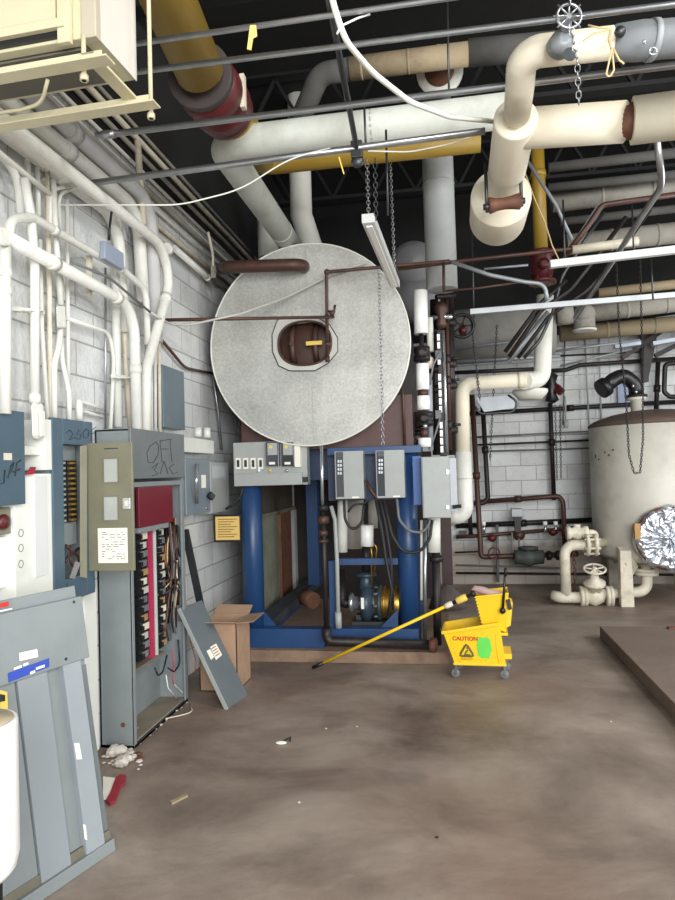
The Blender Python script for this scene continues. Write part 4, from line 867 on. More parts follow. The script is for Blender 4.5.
m.add([oval(k, YB0 - .014) for k in range(NS)] + [oval(k, YB0 + .13) for k in range(NS)], [(k, (k+1)%NS, NS+(k+1)%NS, NS+k) for k in range(NS)], True); m.build('manhole_neck', BR, root)
m = MB(); m.add([oval(k, YB0 + .10) for k in range(NS)] + [oval(k, YB0 + .075, .5) for k in range(NS)] + [V((Ox.x, YB0 + .07, Ox.z))], [(k, (k+1)%NS, NS+(k+1)%NS, NS+k) for k in range(NS)] + [(NS+k, NS+(k+1)%NS, 2*NS) for k in range(NS)], True); mh = m.build('manhole_cover', BR, root)
for dx in (-.11, .09):
    m = MB(); m.tube([V((Ox.x + dx, YB0 + .09, Ox.z - oh * .92)), V((Ox.x + dx, YB0 + .0, Ox.z - oh * .5)), V((Ox.x + dx, YB0 - .01, Ox.z)), V((Ox.x + dx, YB0 + .0, Ox.z + oh * .5)), V((Ox.x + dx, YB0 + .09, Ox.z + oh * .92))], .026, 8, bend=.1); m.build('yoke', BR, mh)
    m = MB(); m.lathe((Ox.x + dx, YB0 - .04, Ox.z), (0, 1, 0), [(.022, 0), (.022, .03), (.012, .03), (.012, .1)], 6); m.build('nut', BR, mh)
m = MB(); m.box((YP(307, 344, YB0).x, YB0 - .05, YP(307, 346.5, YB0).z), (YP(323, 344, YB0).x, YB0 - .04, YP(307, 342.5, YB0).z)); tg = m.build('yellow_tag', YTAG, root, bevel=.002)
# brown pipe elbow on top of disc: comes from left, turns into the face
P = [XP(205, 262, -1.7), YP(224, 267, 5.35), YP(297, 264, 5.35), YP(306, 268, YB0 + .05)]
P = [YP(222, 268, 5.75), YP(228, 267, 5.4), YP(303, 264.5, 5.42), YP(304, 268, YB0 + .03)]
m = MB(); m.tube(P, .052, 18, bend=.10, nb=8); m.build('vent_pipe', BR, root)
# sample piping
YS = YB0 - .14; r0 = thing('gauge_piping', 'thin brown iron piping with small valve in front of the boiler face', 'pipe', YP(327, 363, YS))
m = MB(); m.tube([YP(450, 261, YS), YP(326.5, 272, YS), YP(327.5, 362, YS)], .014, 10, bend=.02); m.build('pipe', BR, r0)
m = MB(); m.tube([XP(165, 320, -1.98), YP(334, 317, YS)], .013, 10); m.build('pipe', BR, r0)
for px in ((327, 272), (327, 317), (327.5, 344)):
    m = MB(); e = YP(*px, YS); m.sphere(e, .026); m.build('tee', BR, r0)
m = MB(); m.tube([YP(327, 311, YS), YP(334, 312, YS), YP(335, 305, YS)], .012, 8); m.sphere(YP(332, 313, YS), .024); m.build('cock', BR, r0)
m = MB(); m.tube([YP(327.5, 356, YS), YP(327.5, 362, YS)], .02, 8); m.build('cap', BR, r0)
# lower casing
m = MB(); a = ybox(m, 241, 398, 413, 449, 5.85, 2.3); m.build('casing', RB, root, bevel=.004)
m = MB(); e = YP(403, 395, 5.78); m.tube([YP(401, 385, 5.8), YP(403, 395, 5.78), YP(405, 448, 5.78)], .013, 8, bend=.05); m.build('drain_pipe', BR, root)

# ---------------- blue frame
YFm = 5.80
fr = thing('boiler_stand', 'blue steel frame of round posts and beams carrying the boiler', 'frame', (C.x, YFm, .10))
zp = .10
def post(px0, px1, ytop, Y, m=BL, nm='post'):
    a, b_ = YP(px0, 560, Y), YP(px1, 560, Y); r = (b_ - a).length / 2; c_ = (a + b_) / 2; mb = MB(); mb.cyl((c_.x, Y, zp + .02), (c_.x, Y, YP((px0+px1)/2, ytop, Y).z), r, 28); mb.build(nm, m, fr); return c_.x, r
xl, rl = post(243, 263, 452, 5.82); xr_, rr_ = post(397.5, 419, 452, 5.92)
zA = YP(330, 630, 5.68).z; zB = YP(330, 644, 5.68).z
m = MB(); m.box((YP(244.5, 640, 5.68).x, 5.68, zp), (YP(324, 640, 5.68).x, 5.80, YP(290, 629, 5.68).z)); m.build('base_rail', BL, fr, bevel=.004)
m = MB(); m.box((YP(324, 640, 5.72).x, 5.72, zp + .03), (YP(419, 640, 5.72).x, 5.82, YP(370, 629, 5.72).z)); m.build('base_rail', BL, fr, bevel=.004)
m = MB(); ybox(m, 327, 446.5, 421, 454, 5.74, .1); m.build('top_beam', BL, fr, bevel=.003)
m = MB(); ybox(m, 300, 450, 330, 480, 5.98, .1); m.build('top_beam', mat('navy_paint', (28, 50, 80), .45, var=.15), fr)
m = MB(); ybox(m, 307, 478, 318, 585, 6.9, .12); m.build('rear_post', BL, fr)
for pts in ([(262, 609), (262, 629), (279, 629)], [(398, 609), (398, 629), (379, 629)]):
    m = MB(); m.prism([YP(x, y, 5.80) for x, y in pts], (0, .015, 0)); m.build('gusset', BL, fr)
m = MB(); ybox(m, 329.5, 561, 336, 630, 5.76, .04); m.build('inner_post', BL, fr)
m = MB(); ybox(m, 336, 558.5, 398, 565, 5.78, .04); m.build('inner_rail', BL, fr, bevel=.002)
m = MB(); ybox(m, 416, 530, 421, 605, 5.95, .04); m.build('side_angle', BL, fr)
m = MB(); ybox(m, 328, 452, 400, 500, 5.86, .02); m.build('mounting_panel', mat('navy_paint', (28, 50, 80)), fr)
m = MB(); ybox(m, 413, 456, 421.5, 505, 5.7, .05); m.build('bright_panel', BB, fr, bevel=.002)
# side rails on the floor going back
m = MB(); m.box((xl - .06, 5.82, zp), (xl + .06, 8.6, zp + .13)); m.build('side_rail', BL, fr)
m = MB(); m.box((xr_ - .06, 5.92, zp), (xr_ + .06, 8.6, zp + .13)); m.build('side_rail', BL, fr)
# underside : dark pipes, panels
m = MB(); m.box((a[0], 7.9, .10), (a[1] + .1, 8.1, 1.8)); m.build('shade_back_sheet', mat('shade_brown', (44, 38, 36), .8, var=.25), label='dark brown sheet added for the shade at the back under the boiler', cat='casing')  # dark sheet added so the bay under the boiler looks shaded
m = MB(); m.box((a[0] - .05, 6.0, .1), (a[0] - .02, 7.9, 1.8)); m.build('shade_side_sheet', mat('shade_tan', (72, 64, 54), .8, var=.25), label='dark brown side sheet added for the shade under the left of the boiler', cat='casing')  # side sheet put in dark, its colour standing for shade under the boiler
xs2 = a[0] - .015; q0, q1 = XP(258, 560, xs2), XP(298, 560, xs2); zt3 = XP(262, 518, xs2).z
m = MB(); m.box((xs2 - .004, q0.y, .12), (xs2, q1.y, zt3)); m.build('metal_sheet', mat('greenish_grey_panel', (126, 128, 112), .6, var=.12, dirt=(60, 56, 46), dirtamt=.6, dscale=4), label='greenish grey side panel under the boiler behind the left blue post', cat='panel')
m = MB(); m.box((xs2, q0.y, zt3), (xs2 + .03, q1.y, zt3 + .04)); m.build('side_angle', BOARD, label='pale steel angle along the top of the greenish side panel', cat='angle')
e0_, e1_ = XP(281, 560, xs2 + .02).y, XP(291, 560, xs2 + .02).y; m = MB(); m.box((xs2, e0_, .12), (xs2 + .03, e1_, zt3)); m.build('rusty_strip', RUST, label='rusty upright strip on the greenish side panel under the boiler', cat='panel')
e0_, e1_ = XP(294, 560, xs2 + .02).y, XP(297, 560, xs2 + .02).y; m = MB(); m.box((xs2, e0_, .12), (xs2 + .04, e1_, zt3)); m.build('pale_strip', EL, label='narrow pale upright strip at the far end of the greenish side panel', cat='panel')
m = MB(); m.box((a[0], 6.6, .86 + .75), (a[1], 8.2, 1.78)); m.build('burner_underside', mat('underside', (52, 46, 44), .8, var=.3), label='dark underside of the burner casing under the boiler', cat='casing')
m = MB(); m.bar(YP(262, 630, 5.95) + V((0, 0, .03)), YP(318, 578, 7.9), .16, .08); m.build('drain_trough', mat('dull_slate', (58, 62, 68), .6, var=.2), label='dull slate trough running back under the boiler', cat='trough')
m = MB(); e = YP(312, 597, 6.6); m.cyl(V((e.x - .08, e.y, e.z)), V((e.x + .04, e.y - .1, e.z - .02)), .08, 20); m.build('float_canister', RUST, label='small rusty canister lying under the boiler', cat='canister')
# standing dark drain pipe in front with union
YV = 5.55; rt = thing('drain_pipe', 'dark upright drain pipe with union in front of the blue frame', 'pipe', YP(325, 645, YV))
m = MB(); m.tube([YP(321.5, 446, YV), YP(322.5, 505, YV)], .014, 10); m.build('pipe', SIL, rt)
m = MB(); m.tube([YP(322.5, 505, YV), YP(326.5, 630, YV)], .022, 12); m.build('pipe', BK, rt)
for y_, r_, h_ in ((508, .042, .05), (520, .05, .07), (533, .04, .05), (541, .045, .03)):
    m = MB(); e = YP(323, y_, YV); m.lathe(e - V((0, 0, h_ / 2)), (0, 0, 1), [(r_ * .7, 0), (r_, h_ * .2), (r_, h_ * .8), (r_ * .7, h_)], 8 if y_ > 530 else 14); m.build('union', [BK, BR][y_ > 515], rt)
m = MB(); m.tube([YP(326.5, 628, YV), YP(327, 641, YV), YP(430, 645, YV + .05)], .04, 14, bend=.05); m.build('elbow', BK, rt)
m = MB(); e = YP(431, 645, YV + .05); m.lathe(e, (1, -.3, 0), [(.03, 0), (.06, 0), (.06, .04), (.02, .05)], 16); m.build('flange', RUST, rt)
# ---------------- control boxes
YK = 5.68
rt = thing('control_box', 'long grey control box with dials and two dark modules on the left blue post', 'control box', YP(270, 485, YK))
m = MB(); q = ybox(m, 233.5, 441.5, 307, 485.5, YK, .12); m.build('body', EL, rt, bevel=.004)
m = MB(); q = ybox(m, 234, 473.5, 302, 485.5, YK - .05, .05); m.build('lower_trough', EL, rt, bevel=.004)
for px in (235.5, 243, 250.5, 258):
    m = MB(); ybox(m, px, 458, px + 5, 469, YK - .012, .012); rs = m.build('rocker_switch', PAPER, rt, bevel=.001)
    m = MB(); ybox(m, px + 1.2, 460, px + 3.8, 467, YK - .016, .005); m.build('switch_face', INK, rs)
for px in (266, 281.5):
    m = MB(); ybox(m, px, 442, px + 12.5, 466, YK - .06, .06); md = m.build('controller', GLS, rt, bevel=.003)
    m = MB(); ybox(m, px + 1.5, 443, px + 11, 455, YK - .064, .004); m.build('face_label', EL, md)
    m = MB(); m.lathe(YP(px + 4.5, 447, YK - .066), (0, 1, 0), [(.014, 0), (.014, .004)], 14); m.build('dial', YTAG, md)
    m = MB(); ybox(m, px + 3, 462, px + 9, 464.5, YK - .064, .004); m.build('plate', PAPER, md)
m = MB(); ybox(m, 294.5, 443, 300, 467, YK - .04, .04); m.build('divider', PAPER, rt)
m = MB(); ybox(m, 301, 477, 307, 482, YK - .04, .04); m.build('outlet', BLK, rt)
for k, px in enumerate((259, 270, 287)):
    m = MB(); m.sphere(YP(px, 470.5, YK - .02), .014); m.build('indicator', [WT, YTAG, SIL][k], rt)
for (x0_, x1_, lab) in ((335, 363.5, 'grey motor drive box on the blue frame, left of the matching pair'), (376, 404.5, 'grey motor drive box on the blue frame, right of the matching pair')):
    yo = 1 if x0_ < 350 else 0
    rt = thing('drive_box', lab, 'control box', YP(x0_ + 14, 498 + yo, YK), 'pair of motor drive boxes')
    m = MB(); q = ybox(m, x0_, 450 + yo, x1_, 498 + yo, YK - .04, .16); m.build('body', EL, rt, bevel=.004)
    m = MB(); ybox(m, x0_ + 1.2, 451.5 + yo, x0_ + 8.5, 496 + yo, YK - .045, .006); kp = m.build('keypad', GLS, rt)
    random.seed(2)
    for r_ in range(4):
        for c_ in range(2): m = MB(); ybox(m, x0_ + 2.6 + c_ * 2.4, 459 + yo + r_ * 4, x0_ + 4.3 + c_ * 2.4, 461.6 + yo + r_ * 4, YK - .049, .005); m.build('key', SIL, kp)
    m = MB(); ybox(m, x0_ + 1.5, 451 + yo, x0_ + 8, 456.5 + yo, YK - .048, .005); m.build('display', DM, kp)
    m = MB(); ybox(m, x0_ + 17, 495.5 + yo, x0_ + 24, 497.2 + yo, YK - .043, .004); m.build('nameplate', PAPER, rt)
rt = thing('control_cabinet', 'light grey hinged cabinet mounted at the right end of the blue frame', 'control box', YP(436, 518, 5.55))
m = MB(); q = ybox(m, 422, 456.5, 450, 518, 5.55, .22); m.build('body', EL, rt, bevel=.004)
m = MB(); ybox(m, 423, 457, 441, 517.5, 5.54, .012); m.build('door', EL, rt, bevel=.003)
for y_ in (470, 505): m = MB(); ybox(m, 446.5, y_, 449, y_ + 4, 5.535, .015); m.build('latch', SIL, rt)
m = MB(); ybox(m, 450, 458, 457, 511, 5.66, .12); m.build('side_box', mat('pale_side', (176, 180, 186), .45, var=.04), label='pale grey side box between hinged cabinet and white pipe', cat='control box', bevel=.003)
m = MB(); e = YP(457.5, 507, 5.6); m.bar(YP(453, 507, 5.62), YP(461, 506, 5.60), .025, .03); m.build('switch_lever', BLK, label='black switch lever on the pale side box', cat='switch')

# ---------------- hanging cables
GC = 'black cables looping below the control boxes'
for lab, pts, mm, r in (
  ('black cable drooping below the left drive box', [(344, 499), (345, 520), (352, 531), (362, 524), (364, 505)], RUB, .012),
  ('thin black cable curled under the left drive box', [(348, 512), (354, 504), (364, 504), (368, 500)], RUB, .009),
  ('black cable dropping from between the drive boxes toward the pump', [(376, 500), (382, 530), (386, 560), (392, 590), (388, 618)], RUB, .014),
  ('second black cable dropping behind the first toward the pump', [(380, 500), (386, 525), (391, 560), (393, 610)], RUB, .012),
  ('long black cable looping deep across the right blue post', [(384, 500), (392, 535), (402, 552), (420, 553), (430, 538), (432, 520)], RUB, .013),
  ('grey cable looping high across the right blue post', [(397, 499), (399, 520), (409, 531), (422, 533), (429, 525), (430, 519)], GRW, .012),
  ('black cable from the left control box down behind the notice', [(243, 487), (241, 496), (234, 504), (226, 509)], RUB, .011),
  ('dark wire bundle between the two drive boxes', [(366, 480), (372, 492), (378, 500)], BR, .014)):
    m = MB(); m.tube([YP(x, y, YK - .03 + .02 * (hash(lab) % 1)) for x, y in pts], r, 8, bend=.12); m.build('cable', mm, label=lab, cat='cable', group=GC)
# grey conduit + white pipes in front/behind
rt = thing('conduit_drop', 'grey upright conduit down the inner left of the blue frame bay', 'conduit', YP(336, 628, 5.70))
m = MB(); m.tube([YP(331, 506, 5.7), YP(335, 520, 5.7), YP(337, 560, 5.7), YP(338.5, 628, 5.7)], .018, 10); m.build('conduit', EL, rt)
m = MB(); m.tube([YP(338, 612, 5.69), YP(338.7, 628, 5.69)], .028, 12); m.build('fitting', EL, rt)
for lab, px, y0_, y1_, Y, r, mm in (('white insulated pipe stub under the left drive box', 342.5, 500, 552, 5.95, .045, WI), ('white flexible sleeve hanging between the drive boxes', 367, 525, 546, 5.92, .058, WT), ('pale pipe behind the white sleeve in the frame bay', 373, 490, 528, 6.1, .045, DI),
    ('white insulated pipe below the hinged cabinet', 434, 515, 552, 5.85, .055, WI), ('slim silver pipe beside the right blue post', 425, 520, 640, 5.8, .016, EM), ('second slim pipe beside the right blue post', 421.5, 520, 600, 5.82, .012, WI),
    ('large dim white pipe behind the left drive box', 354, 500, 548, 6.25, .09, DI)):
    m = MB(); m.tube([YP(px, y1_, Y), YP(px, y0_, Y)], r, 18); m.build('pipe', mm, label=lab, cat='pipe', group='pipes inside and beside the blue frame')
m = MB(); m.tube([YP(436, 553, 5.85), YP(438, 660, 5.85)], .035, 14); m.lathe(YP(436.5, 556, 5.85), (0, 0, -1), [(.05, 0), (.06, .01), (.06, .04), (.04, .05)], 16); m.build('pipe', BK, label='black iron pipe under the white one below the hinged cabinet', cat='pipe')
m = MB(); ybox(m, 441, 512, 452, 585, 6.6, .1); ybox(m, 441, 440, 448, 515, 6.8, .1); m.build('breeching_panel', mat('deep_maroon', (54, 32, 30), .6, var=.2), label='deep brown steel upright behind the hinged cabinet', cat='panel')
# pump
YM = 6.05; Pm = YP(371, 603, YM)
rt = thing('feed_pump', 'feed water pump with brass motor inside the blue frame', 'pump', Pm - V((0, 0, .22)))
m = MB(); m.lathe(YP(384, 603, YM), (1, .0, 0), [(.10, -.08), (.13, -.06), (.145, 0), (.145, .16), (.13, .22), (.08, .25), (.02, .26)], 28); m.build('motor', BRASS, rt)
m = MB()
for k in range(4): m.lathe(YP(384, 603, YM) + V((.0 + k * .05, 0, 0)), (1, 0, 0), [(.147, 0), (.15, .004), (.15, .012), (.147, .016)], 28)
m.build('motor_bands', BRASS, rt)
PK = mat('pump_slate', (62, 78, 92), .4, metal=.3, var=.25)
m = MB(); m.lathe(YP(362, 603, YM), (1, 0, 0), [(.06, -.02), (.14, 0), (.165, .03), (.165, .07), (.12, .1), (.10, .14), (.16, .15), (.16, .18), (.10, .19)], 28); m.build('volute', PK, rt)
m = MB(); m.lathe(YP(350, 603, YM), (1, 0, 0), [(.05, 0), (.09, .0), (.09, .03), (.06, .04), (.06, .09)], 20); m.build('inlet_flange', SIL, rt)
m = MB(); ybox(m, 361, 598, 364, 609, YM - .17, .02); m.build('nameplate', PAPER, rt)
for k in range(8):
    a_ = k * math.pi / 4; m = MB(); e = YP(376, 603, YM) + V((0, .14 * math.cos(a_), .14 * math.sin(a_))); m.lathe(e, (1, 0, 0), [(.012, -.01), (.012, .05)], 6); m.build('bolt', SIL, rt)
m = MB(); m.tube([YP(366, 592, YM), YP(366, 572, YM)], .06, 16); m.lathe(YP(366, 576, YM), (0, 0, 1), [(.06, 0), (.095, 0), (.095, .025), (.06, .03)], 20); m.build('outlet', PK, rt)
m = MB(); ybox(m, 352, 622, 396, 627, YM - .15, .3); m.build('base_plate', DM, rt)
m = MB(); ybox(m, 356, 615, 362, 622, YM - .05, .1); ybox(m, 384, 615, 392, 622, YM - .05, .1); m.build('foot', DM, rt)
m = MB(); m.tube([YP(366, 572, 6.05), YP(366, 545, 6.05)], .035, 12); m.tube([YP(350, 603, YM), YP(342, 603, YM), YP(342, 570, YM + .1)], .045, 12, bend=.06); m.build('pump_pipe', BK, label='black piping joining the feed pump', cat='pipe')
m = MB(); m.tube([YP(371, 585, 5.98), YP(372, 555, 5.98), YP(370, 540, 5.98)], .008, 6, bend=.05); m.tube([YP(374, 575, 5.98), YP(377, 548, 5.98), YP(371, 540, 5.98)], .007, 6, bend=.05); m.build('copper_tubing', BRASS, label='thin copper tubes rising above the feed pump', cat='tube')

# ---------------- water column stack to the right of the disc
YW = 5.85; rt = thing('water_column', 'white and black segmented pipe column right of the boiler disc', 'pipe', YP(421, 447, YW))
X_ = lambda y: 420 + (y - 290) * .03
for y0_, y1_, r_, mm, nm in ((291, 334, .062, WT, 'insulated_section'), (364, 390, .056, WT, 'insulated_section'), (396, 410, .056, WT, 'insulated_section'), (438, 447, .056, WT, 'insulated_section'), (334, 364, .02, BK, 'nipple'), (390, 396, .04, BR, 'nipple'), (428, 438, .035, BR, 'nipple')):
    m = MB(); m.tube([YP(X_(y1_), y1_, YW), YP(X_(y0_), y0_, YW)], r_, 20); m.build(nm, mm, rt)
for y_, r_ in ((354, .07), (419, .085)):
    m = MB(); e = YP(X_(y_), y_, YW); m.lathe(e - V((0, 0, .07)), (0, 0, 1), [(.03, 0), (r_, .01), (r_, .05), (r_ * .8, .07), (r_, .09), (r_, .13), (.03, .14)], 18); m.lathe(e, (0, -1, 0), [(.05, 0), (.05, .08), (.02, .1)], 14); m.build('valve_body', BK, rt)
m = MB(); m.sphere(YP(425, 426, YW - .1), .02); m.build('cap', SIL, rt)
rt = thing('gauge_glass', 'tall level gauge with white marked strip right of the segmented column', 'gauge', YP(440, 452, 5.95))
m = MB(); ybox(m, 439.5, 330, 447, 455, 5.95, .05); m.build('backing', BK, rt)
m = MB(); m.tube([YP(443.5, 332, 5.93), YP(447, 452, 5.93)], .012, 8); m.build('glass_tube', SIL, rt)
for k in range(15):
    y_ = 334 + k * 8
    if k in (4, 10): continue
    m = MB(); ybox(m, 437 + k * .25, y_, 439.8 + k * .25, y_ + 6.4, 5.91, .03); m.build('marker', WT, rt)
for y_ in (350, 410): m = MB(); ybox(m, 435, y_, 441.5, y_ + 9, 5.88, .06); m.build('bracket', DM, rt, bevel=.004)
m = MB(); m.tube([YP(429.5, 318, 6.0), YP(430.5, 352, 6.0)], .03, 12); m.build('pipe', WI, label='slim white pipe behind the segmented column, upper one', cat='pipe', group='slim pipes by the column')
m = MB(); m.tube([YP(430, 380, 6.0), YP(431, 450, 6.0)], .022, 12); m.build('pipe', mat('pale_bluegrey', (170, 178, 190), .45), label='pale blue-grey pipe behind the segmented column, lower one', cat='pipe', group='slim pipes by the column')
m = MB(); e = YP(430, 363, 5.95); m.lathe(e - V((0, 0, .05)), (0, 0, 1), [(.01, 0), (.035, .02), (.035, .09), (.01, .11)], 14); m.build('gauge_bulb', CREAMI, label='small cream fitting beside the segmented column', cat='fitting')
m = MB(); m.tube([YP(440, 352, 5.86), YP(433, 365, 5.86), YP(430, 385, 5.86)], .009, 6, bend=.1); m.build('flex_tube', GRW, label='grey flexible tube from gauge to slim pipe, upper one', cat='tube')
m = MB(); m.tube([YP(440, 418, 5.86), YP(436, 432, 5.86), YP(431, 447, 5.86)], .009, 6, bend=.1); m.build('flex_tube', GRW, label='grey flexible tube by the lower end of the gauge', cat='tube')
for k, (lab, x0_, y0_, x1_, y1_, Y, r_, mm) in enumerate((('dark upright pipe at the right of the level gauge', 450, 290, 452, 455, 6.3, .035, BK), ('thin dark upright pipe between gauge and handwheel valve', 446, 285, 450, 450, 6.2, .018, BR),
    ('dark pipe behind the segmented column', 434, 300, 437, 455, 6.4, .04, BK), ('slim black pipe left of the segmented column', 410, 415, 412, 447, 6.1, .03, BK))):
    rt = thing('upright_pipe', lab, 'pipe', YP(x1_, y1_, Y), 'dark upright pipes beside the boiler'); P0, P1 = YP(x1_, y1_, Y), YP(x0_, y0_, Y)
    m = MB(); m.tube([P0, P1], r_, 12); m.build('pipe', mm, rt)
    for t_ in (.15, .42, .55, .8): m = MB(); c_ = P0.lerp(P1, t_); m.lathe(c_ - V((0, 0, .04)), (0, 0, 1), [(r_, 0), (r_ * 1.7, .015), (r_ * 1.7, .065), (r_, .08)], 10); m.cyl(c_, c_ + V((.10 if k % 2 else -.09, -.02, 0)), r_ * .7, 8); m.build('fitting', BK, rt)
m = MB(); m.tube([YP(436, 297, 6.0), YP(455, 295, 6.1)], .022, 10); m.build('cross_pipe', BK, label='short dark cross pipe above the level gauge', cat='pipe')
rt = thing('pressure_regulator', 'dark red regulator body between the level gauge and the handwheel valve', 'valve', YP(441, 325, 6.1))
m = MB(); e = YP(441, 315, 6.1); m.lathe(e - V((0, 0, .12)), (0, 0, 1), [(.03, 0), (.05, .03), (.035, .1), (.06, .16), (.06, .2), (.02, .24)], 12); m.build('body', BR, rt)
m = MB(); m.cyl(e - V((.1, 0, .02)), e + V((.1, 0, -.02)), .02, 8); m.build('nipple', SIL, rt)
# black handwheel valve
e = YP(462, 326, 6.6); rt = thing('handwheel_valve', 'black handwheel valve with dark red hub right of the level gauge', 'valve', e)
m = MB(); m.ring(e, (0, -1, 0), .11, .017, 24, 8)
for k in range(5): a_ = k * 2 * math.pi / 5; m.tube([e, e + V((.1 * math.cos(a_), 0, .1 * math.sin(a_)))], .008, 6)
m.build('handwheel', BLK, rt)
m = MB(); m.lathe(e + V((.01, -.02, -.04)), (0, 1, 0), [(.0, 0), (.03, .0), (.04, .05), (.04, .12)], 16); m.build('hub', MR, rt)
m = MB(); m.cyl(e, e + V((0, .25, 0)), .03, 12); m.build('stem', BK, rt)
# grey steam drum end & breeching behind
m = MB(); e = YP(413, 262, 7.2); m.lathe(e, (0, 1, 0), [(.0, -.06), (.16, -.03), (.25, .06), (.27, .15), (.27, 1.0)], 32); m.build('flue_drum', mat('dusty_grey_drum', (128, 130, 130), .6, var=.15), label='round dusty grey drum end behind the upright pale pipe', cat='drum')
m = MB(); m.tube([YP(395, 300, 7.4), YP(440, 300, 7.4)], .25, 24); m.build('flue_duct', mat('dusty_grey_drum', (0,0,0)), label='dusty grey duct under the round drum end', cat='duct')
m = MB(); m.tube([YP(448, 338, 8.5), YP(552, 330, 8.5)], .34, 32); m.build('flue_duct', mat('pale_dusty_duct', (140, 138, 132), .7, var=.15), label='wide dusty flue duct on the back wall above the white elbow pipes', cat='duct')
# ================================================================== RIGHT OVERHEAD
def yrun(lab, Y, r, pts, m, bend=0, name='pipe', cat='pipe', group=None, seg=12, sl=(), Ys=None):
    P = [YP(x, y, (Ys[i] if Ys else Y)) for i, (x, y) in enumerate(pts)]
    mb = MB(); mb.tube(P, r, seg, bend=bend)
    if sl:
        rt = thing(name, lab, cat, P[-1], group); mb.build('pipe', m, rt)
        for i, t, k, w in sl: s = MB(); coll(s, (P[i], P[i+1]), r * k, w, [t]); s.build('sleeve', m, rt)
        return rt
    return mb.build(name, m, label=lab, cat=cat, group=group)
GR = 'old pipes in the dark upper right'
for lab, Y, r, a, b_, mm in (
  ('highest grey steel beam-like pipe in the dark upper right', 7.0, .05, (548, 168), (700, 150), GI),
  ('second grey pipe down in the dark upper right', 7.3, .045, (548, 188), (700, 172), GI),
  ('thick dusty insulated pipe in the dark upper right', 7.6, .11, (552, 203), (720, 180), DI),
  ('thin grey pipe just below the thick dusty one', 7.8, .045, (560, 222), (700, 206), GI),
  ('dusty insulated pipe behind the chalky strip', 8.0, .12, (566, 245), (720, 228), DI),
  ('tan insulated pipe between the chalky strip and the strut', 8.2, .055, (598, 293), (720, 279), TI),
  ('white insulated pipe with end elbow below the steel strut', 8.3, .10, (588, 314), (720, 298), DI),
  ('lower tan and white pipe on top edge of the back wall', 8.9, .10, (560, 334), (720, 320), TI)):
    yrun(lab, Y, r, [a, b_], mm, group=GR, sl=((0, .3, 1.04, .03), (0, .6, 1.04, .03)) if r > .09 else ())
m = MB(); e = YP(584, 315, 8.2); m.sphere(e, .13, (1, 1.2, 1), 16); m.tube([e, e - V((0, 0, .16))], .12, 20); m.build('pipe_elbow', DI, label='rounded grey elbow at the end of the white pipe below the steel strut', cat='elbow')
m = MB(); m.lathe(e - V((0, 0, .17)), (0, 0, -1), [(.09, 0), (.135, 0), (.135, .02), (.09, .02)], 24); m.build('flange_ring', WI, label='white ring below the rounded grey elbow', cat='flange')
yrun('whitish pipe stub left of the rounded grey elbow', 8.2, .12, [(556, 316), (572, 314)], DI)
def strip(lab, a, b_, Y, w, h, m, nm):
    mb = MB(); mb.bar(YP(*a, Y), YP(*b_, Y), w, h); return mb.build(nm, m, label=lab, cat='strut', bevel=.003)
strip('bright chalky white strip crossing the upper right', (550, 264.5), (700, 247), 5.2, .05, .055, STRIP, 'support_strip')
strip('long grey steel strut crossing below the chalky white strip', (470, 312), (700, 293), 5.6, .04, .045, STRUT, 'support_strut')
for lab, x, y0_, y1_, Y in (('thin hanger rod at the left end of the long steel strut', 474, 232, 318, 5.6), ('thin hanger rod above the middle of the long steel strut', 565, 200, 268, 5.3), ('thin hanger rod near the right end of the chalky strip', 634, 205, 258, 5.25), ('thin hanger rod between the chalky strip and the strut at right', 653, 258, 300, 5.4), ('thin hanger rod hanging in front of the big pale pipe', 449, -10, 92, 3.75), ('thin rod in front of the big pale pipe by the black rod clamp', 366, 100, 150, 3.75), ('thin dark wire right of the strip lamp chain', 388, 130, 215, 3.75)):
    m = MB(); m.tube([YP(x, y1_, Y), YP(x - 2, y0_, Y)], .007, 6); m.build('hanger_rod', DM, label=lab, cat='rod')
yrun('curved galvanised conduit dropping from the cream branch pipe at right', 4.6, .022, [(657, 140), (663, 185), (650, 204), (612, 262), (575, 318)], EM, bend=.25, name='bent_conduit', cat='conduit', Ys=(4.4, 4.6, 4.9, 5.6, 6.4))
for k, (lab, pts) in enumerate((('upper dark diagonal conduit running down left behind the chalky strip', [(626, 217), (597, 256), (570, 290), (541, 310), (509, 357)]), ('middle dark diagonal conduit running down left behind the steel strut', [(650, 210), (612, 264), (585, 292), (549, 316), (518, 358)]), ('lower dark diagonal conduit beside the bent white pipe', [(604, 212), (585, 240), (562, 276), (553, 312), (540, 340), (524, 358)]), ('left dark diagonal conduit ending above the long cream pipe', [(566, 280), (541, 303), (505, 352)]))):
    yrun(lab, 6.4, (.020, .017, .016, .019)[k], pts, BK if k != 2 else DM, bend=.3, name='diagonal_conduit', cat='conduit', group='dark diagonal conduits')
yrun('pale flat diagonal conduit running down beside the bent white pipe', 6.5, .022, [(548, 312), (522, 345), (508, 362)], GV, name='diagonal_conduit', cat='conduit')
yrun('copper-brown pipe bending down at upper right', 5.6, .022, [(700, 191), (602, 205), (588, 226), (565, 256)], BR, bend=.08)
yrun('white cable slanting down past the widest white pipe', 5.4, .014, [(528, 162), (556, 205), (572, 240)], GV, bend=.2, name='slanting_conduit', cat='conduit')
yrun('thin yellow cable curling beside the upright yellow pipe', 5.3, .005, [(524, 170), (535, 200), (545, 222), (552, 245), (560, 262)], TWINE, bend=.1, name='thin_cable', cat='cable')
yrun('long thin copper-brown pipe crossing behind the strip lamp to the right', 5.5, .016, [(398, 269), (470, 260), (560, 250), (600, 246)], BR, group='thin pipes across')
yrun('cream fat conduit at right end of the long thin copper-brown pipe', 5.5, .035, [(572, 250), (638, 241)], CREAMI)
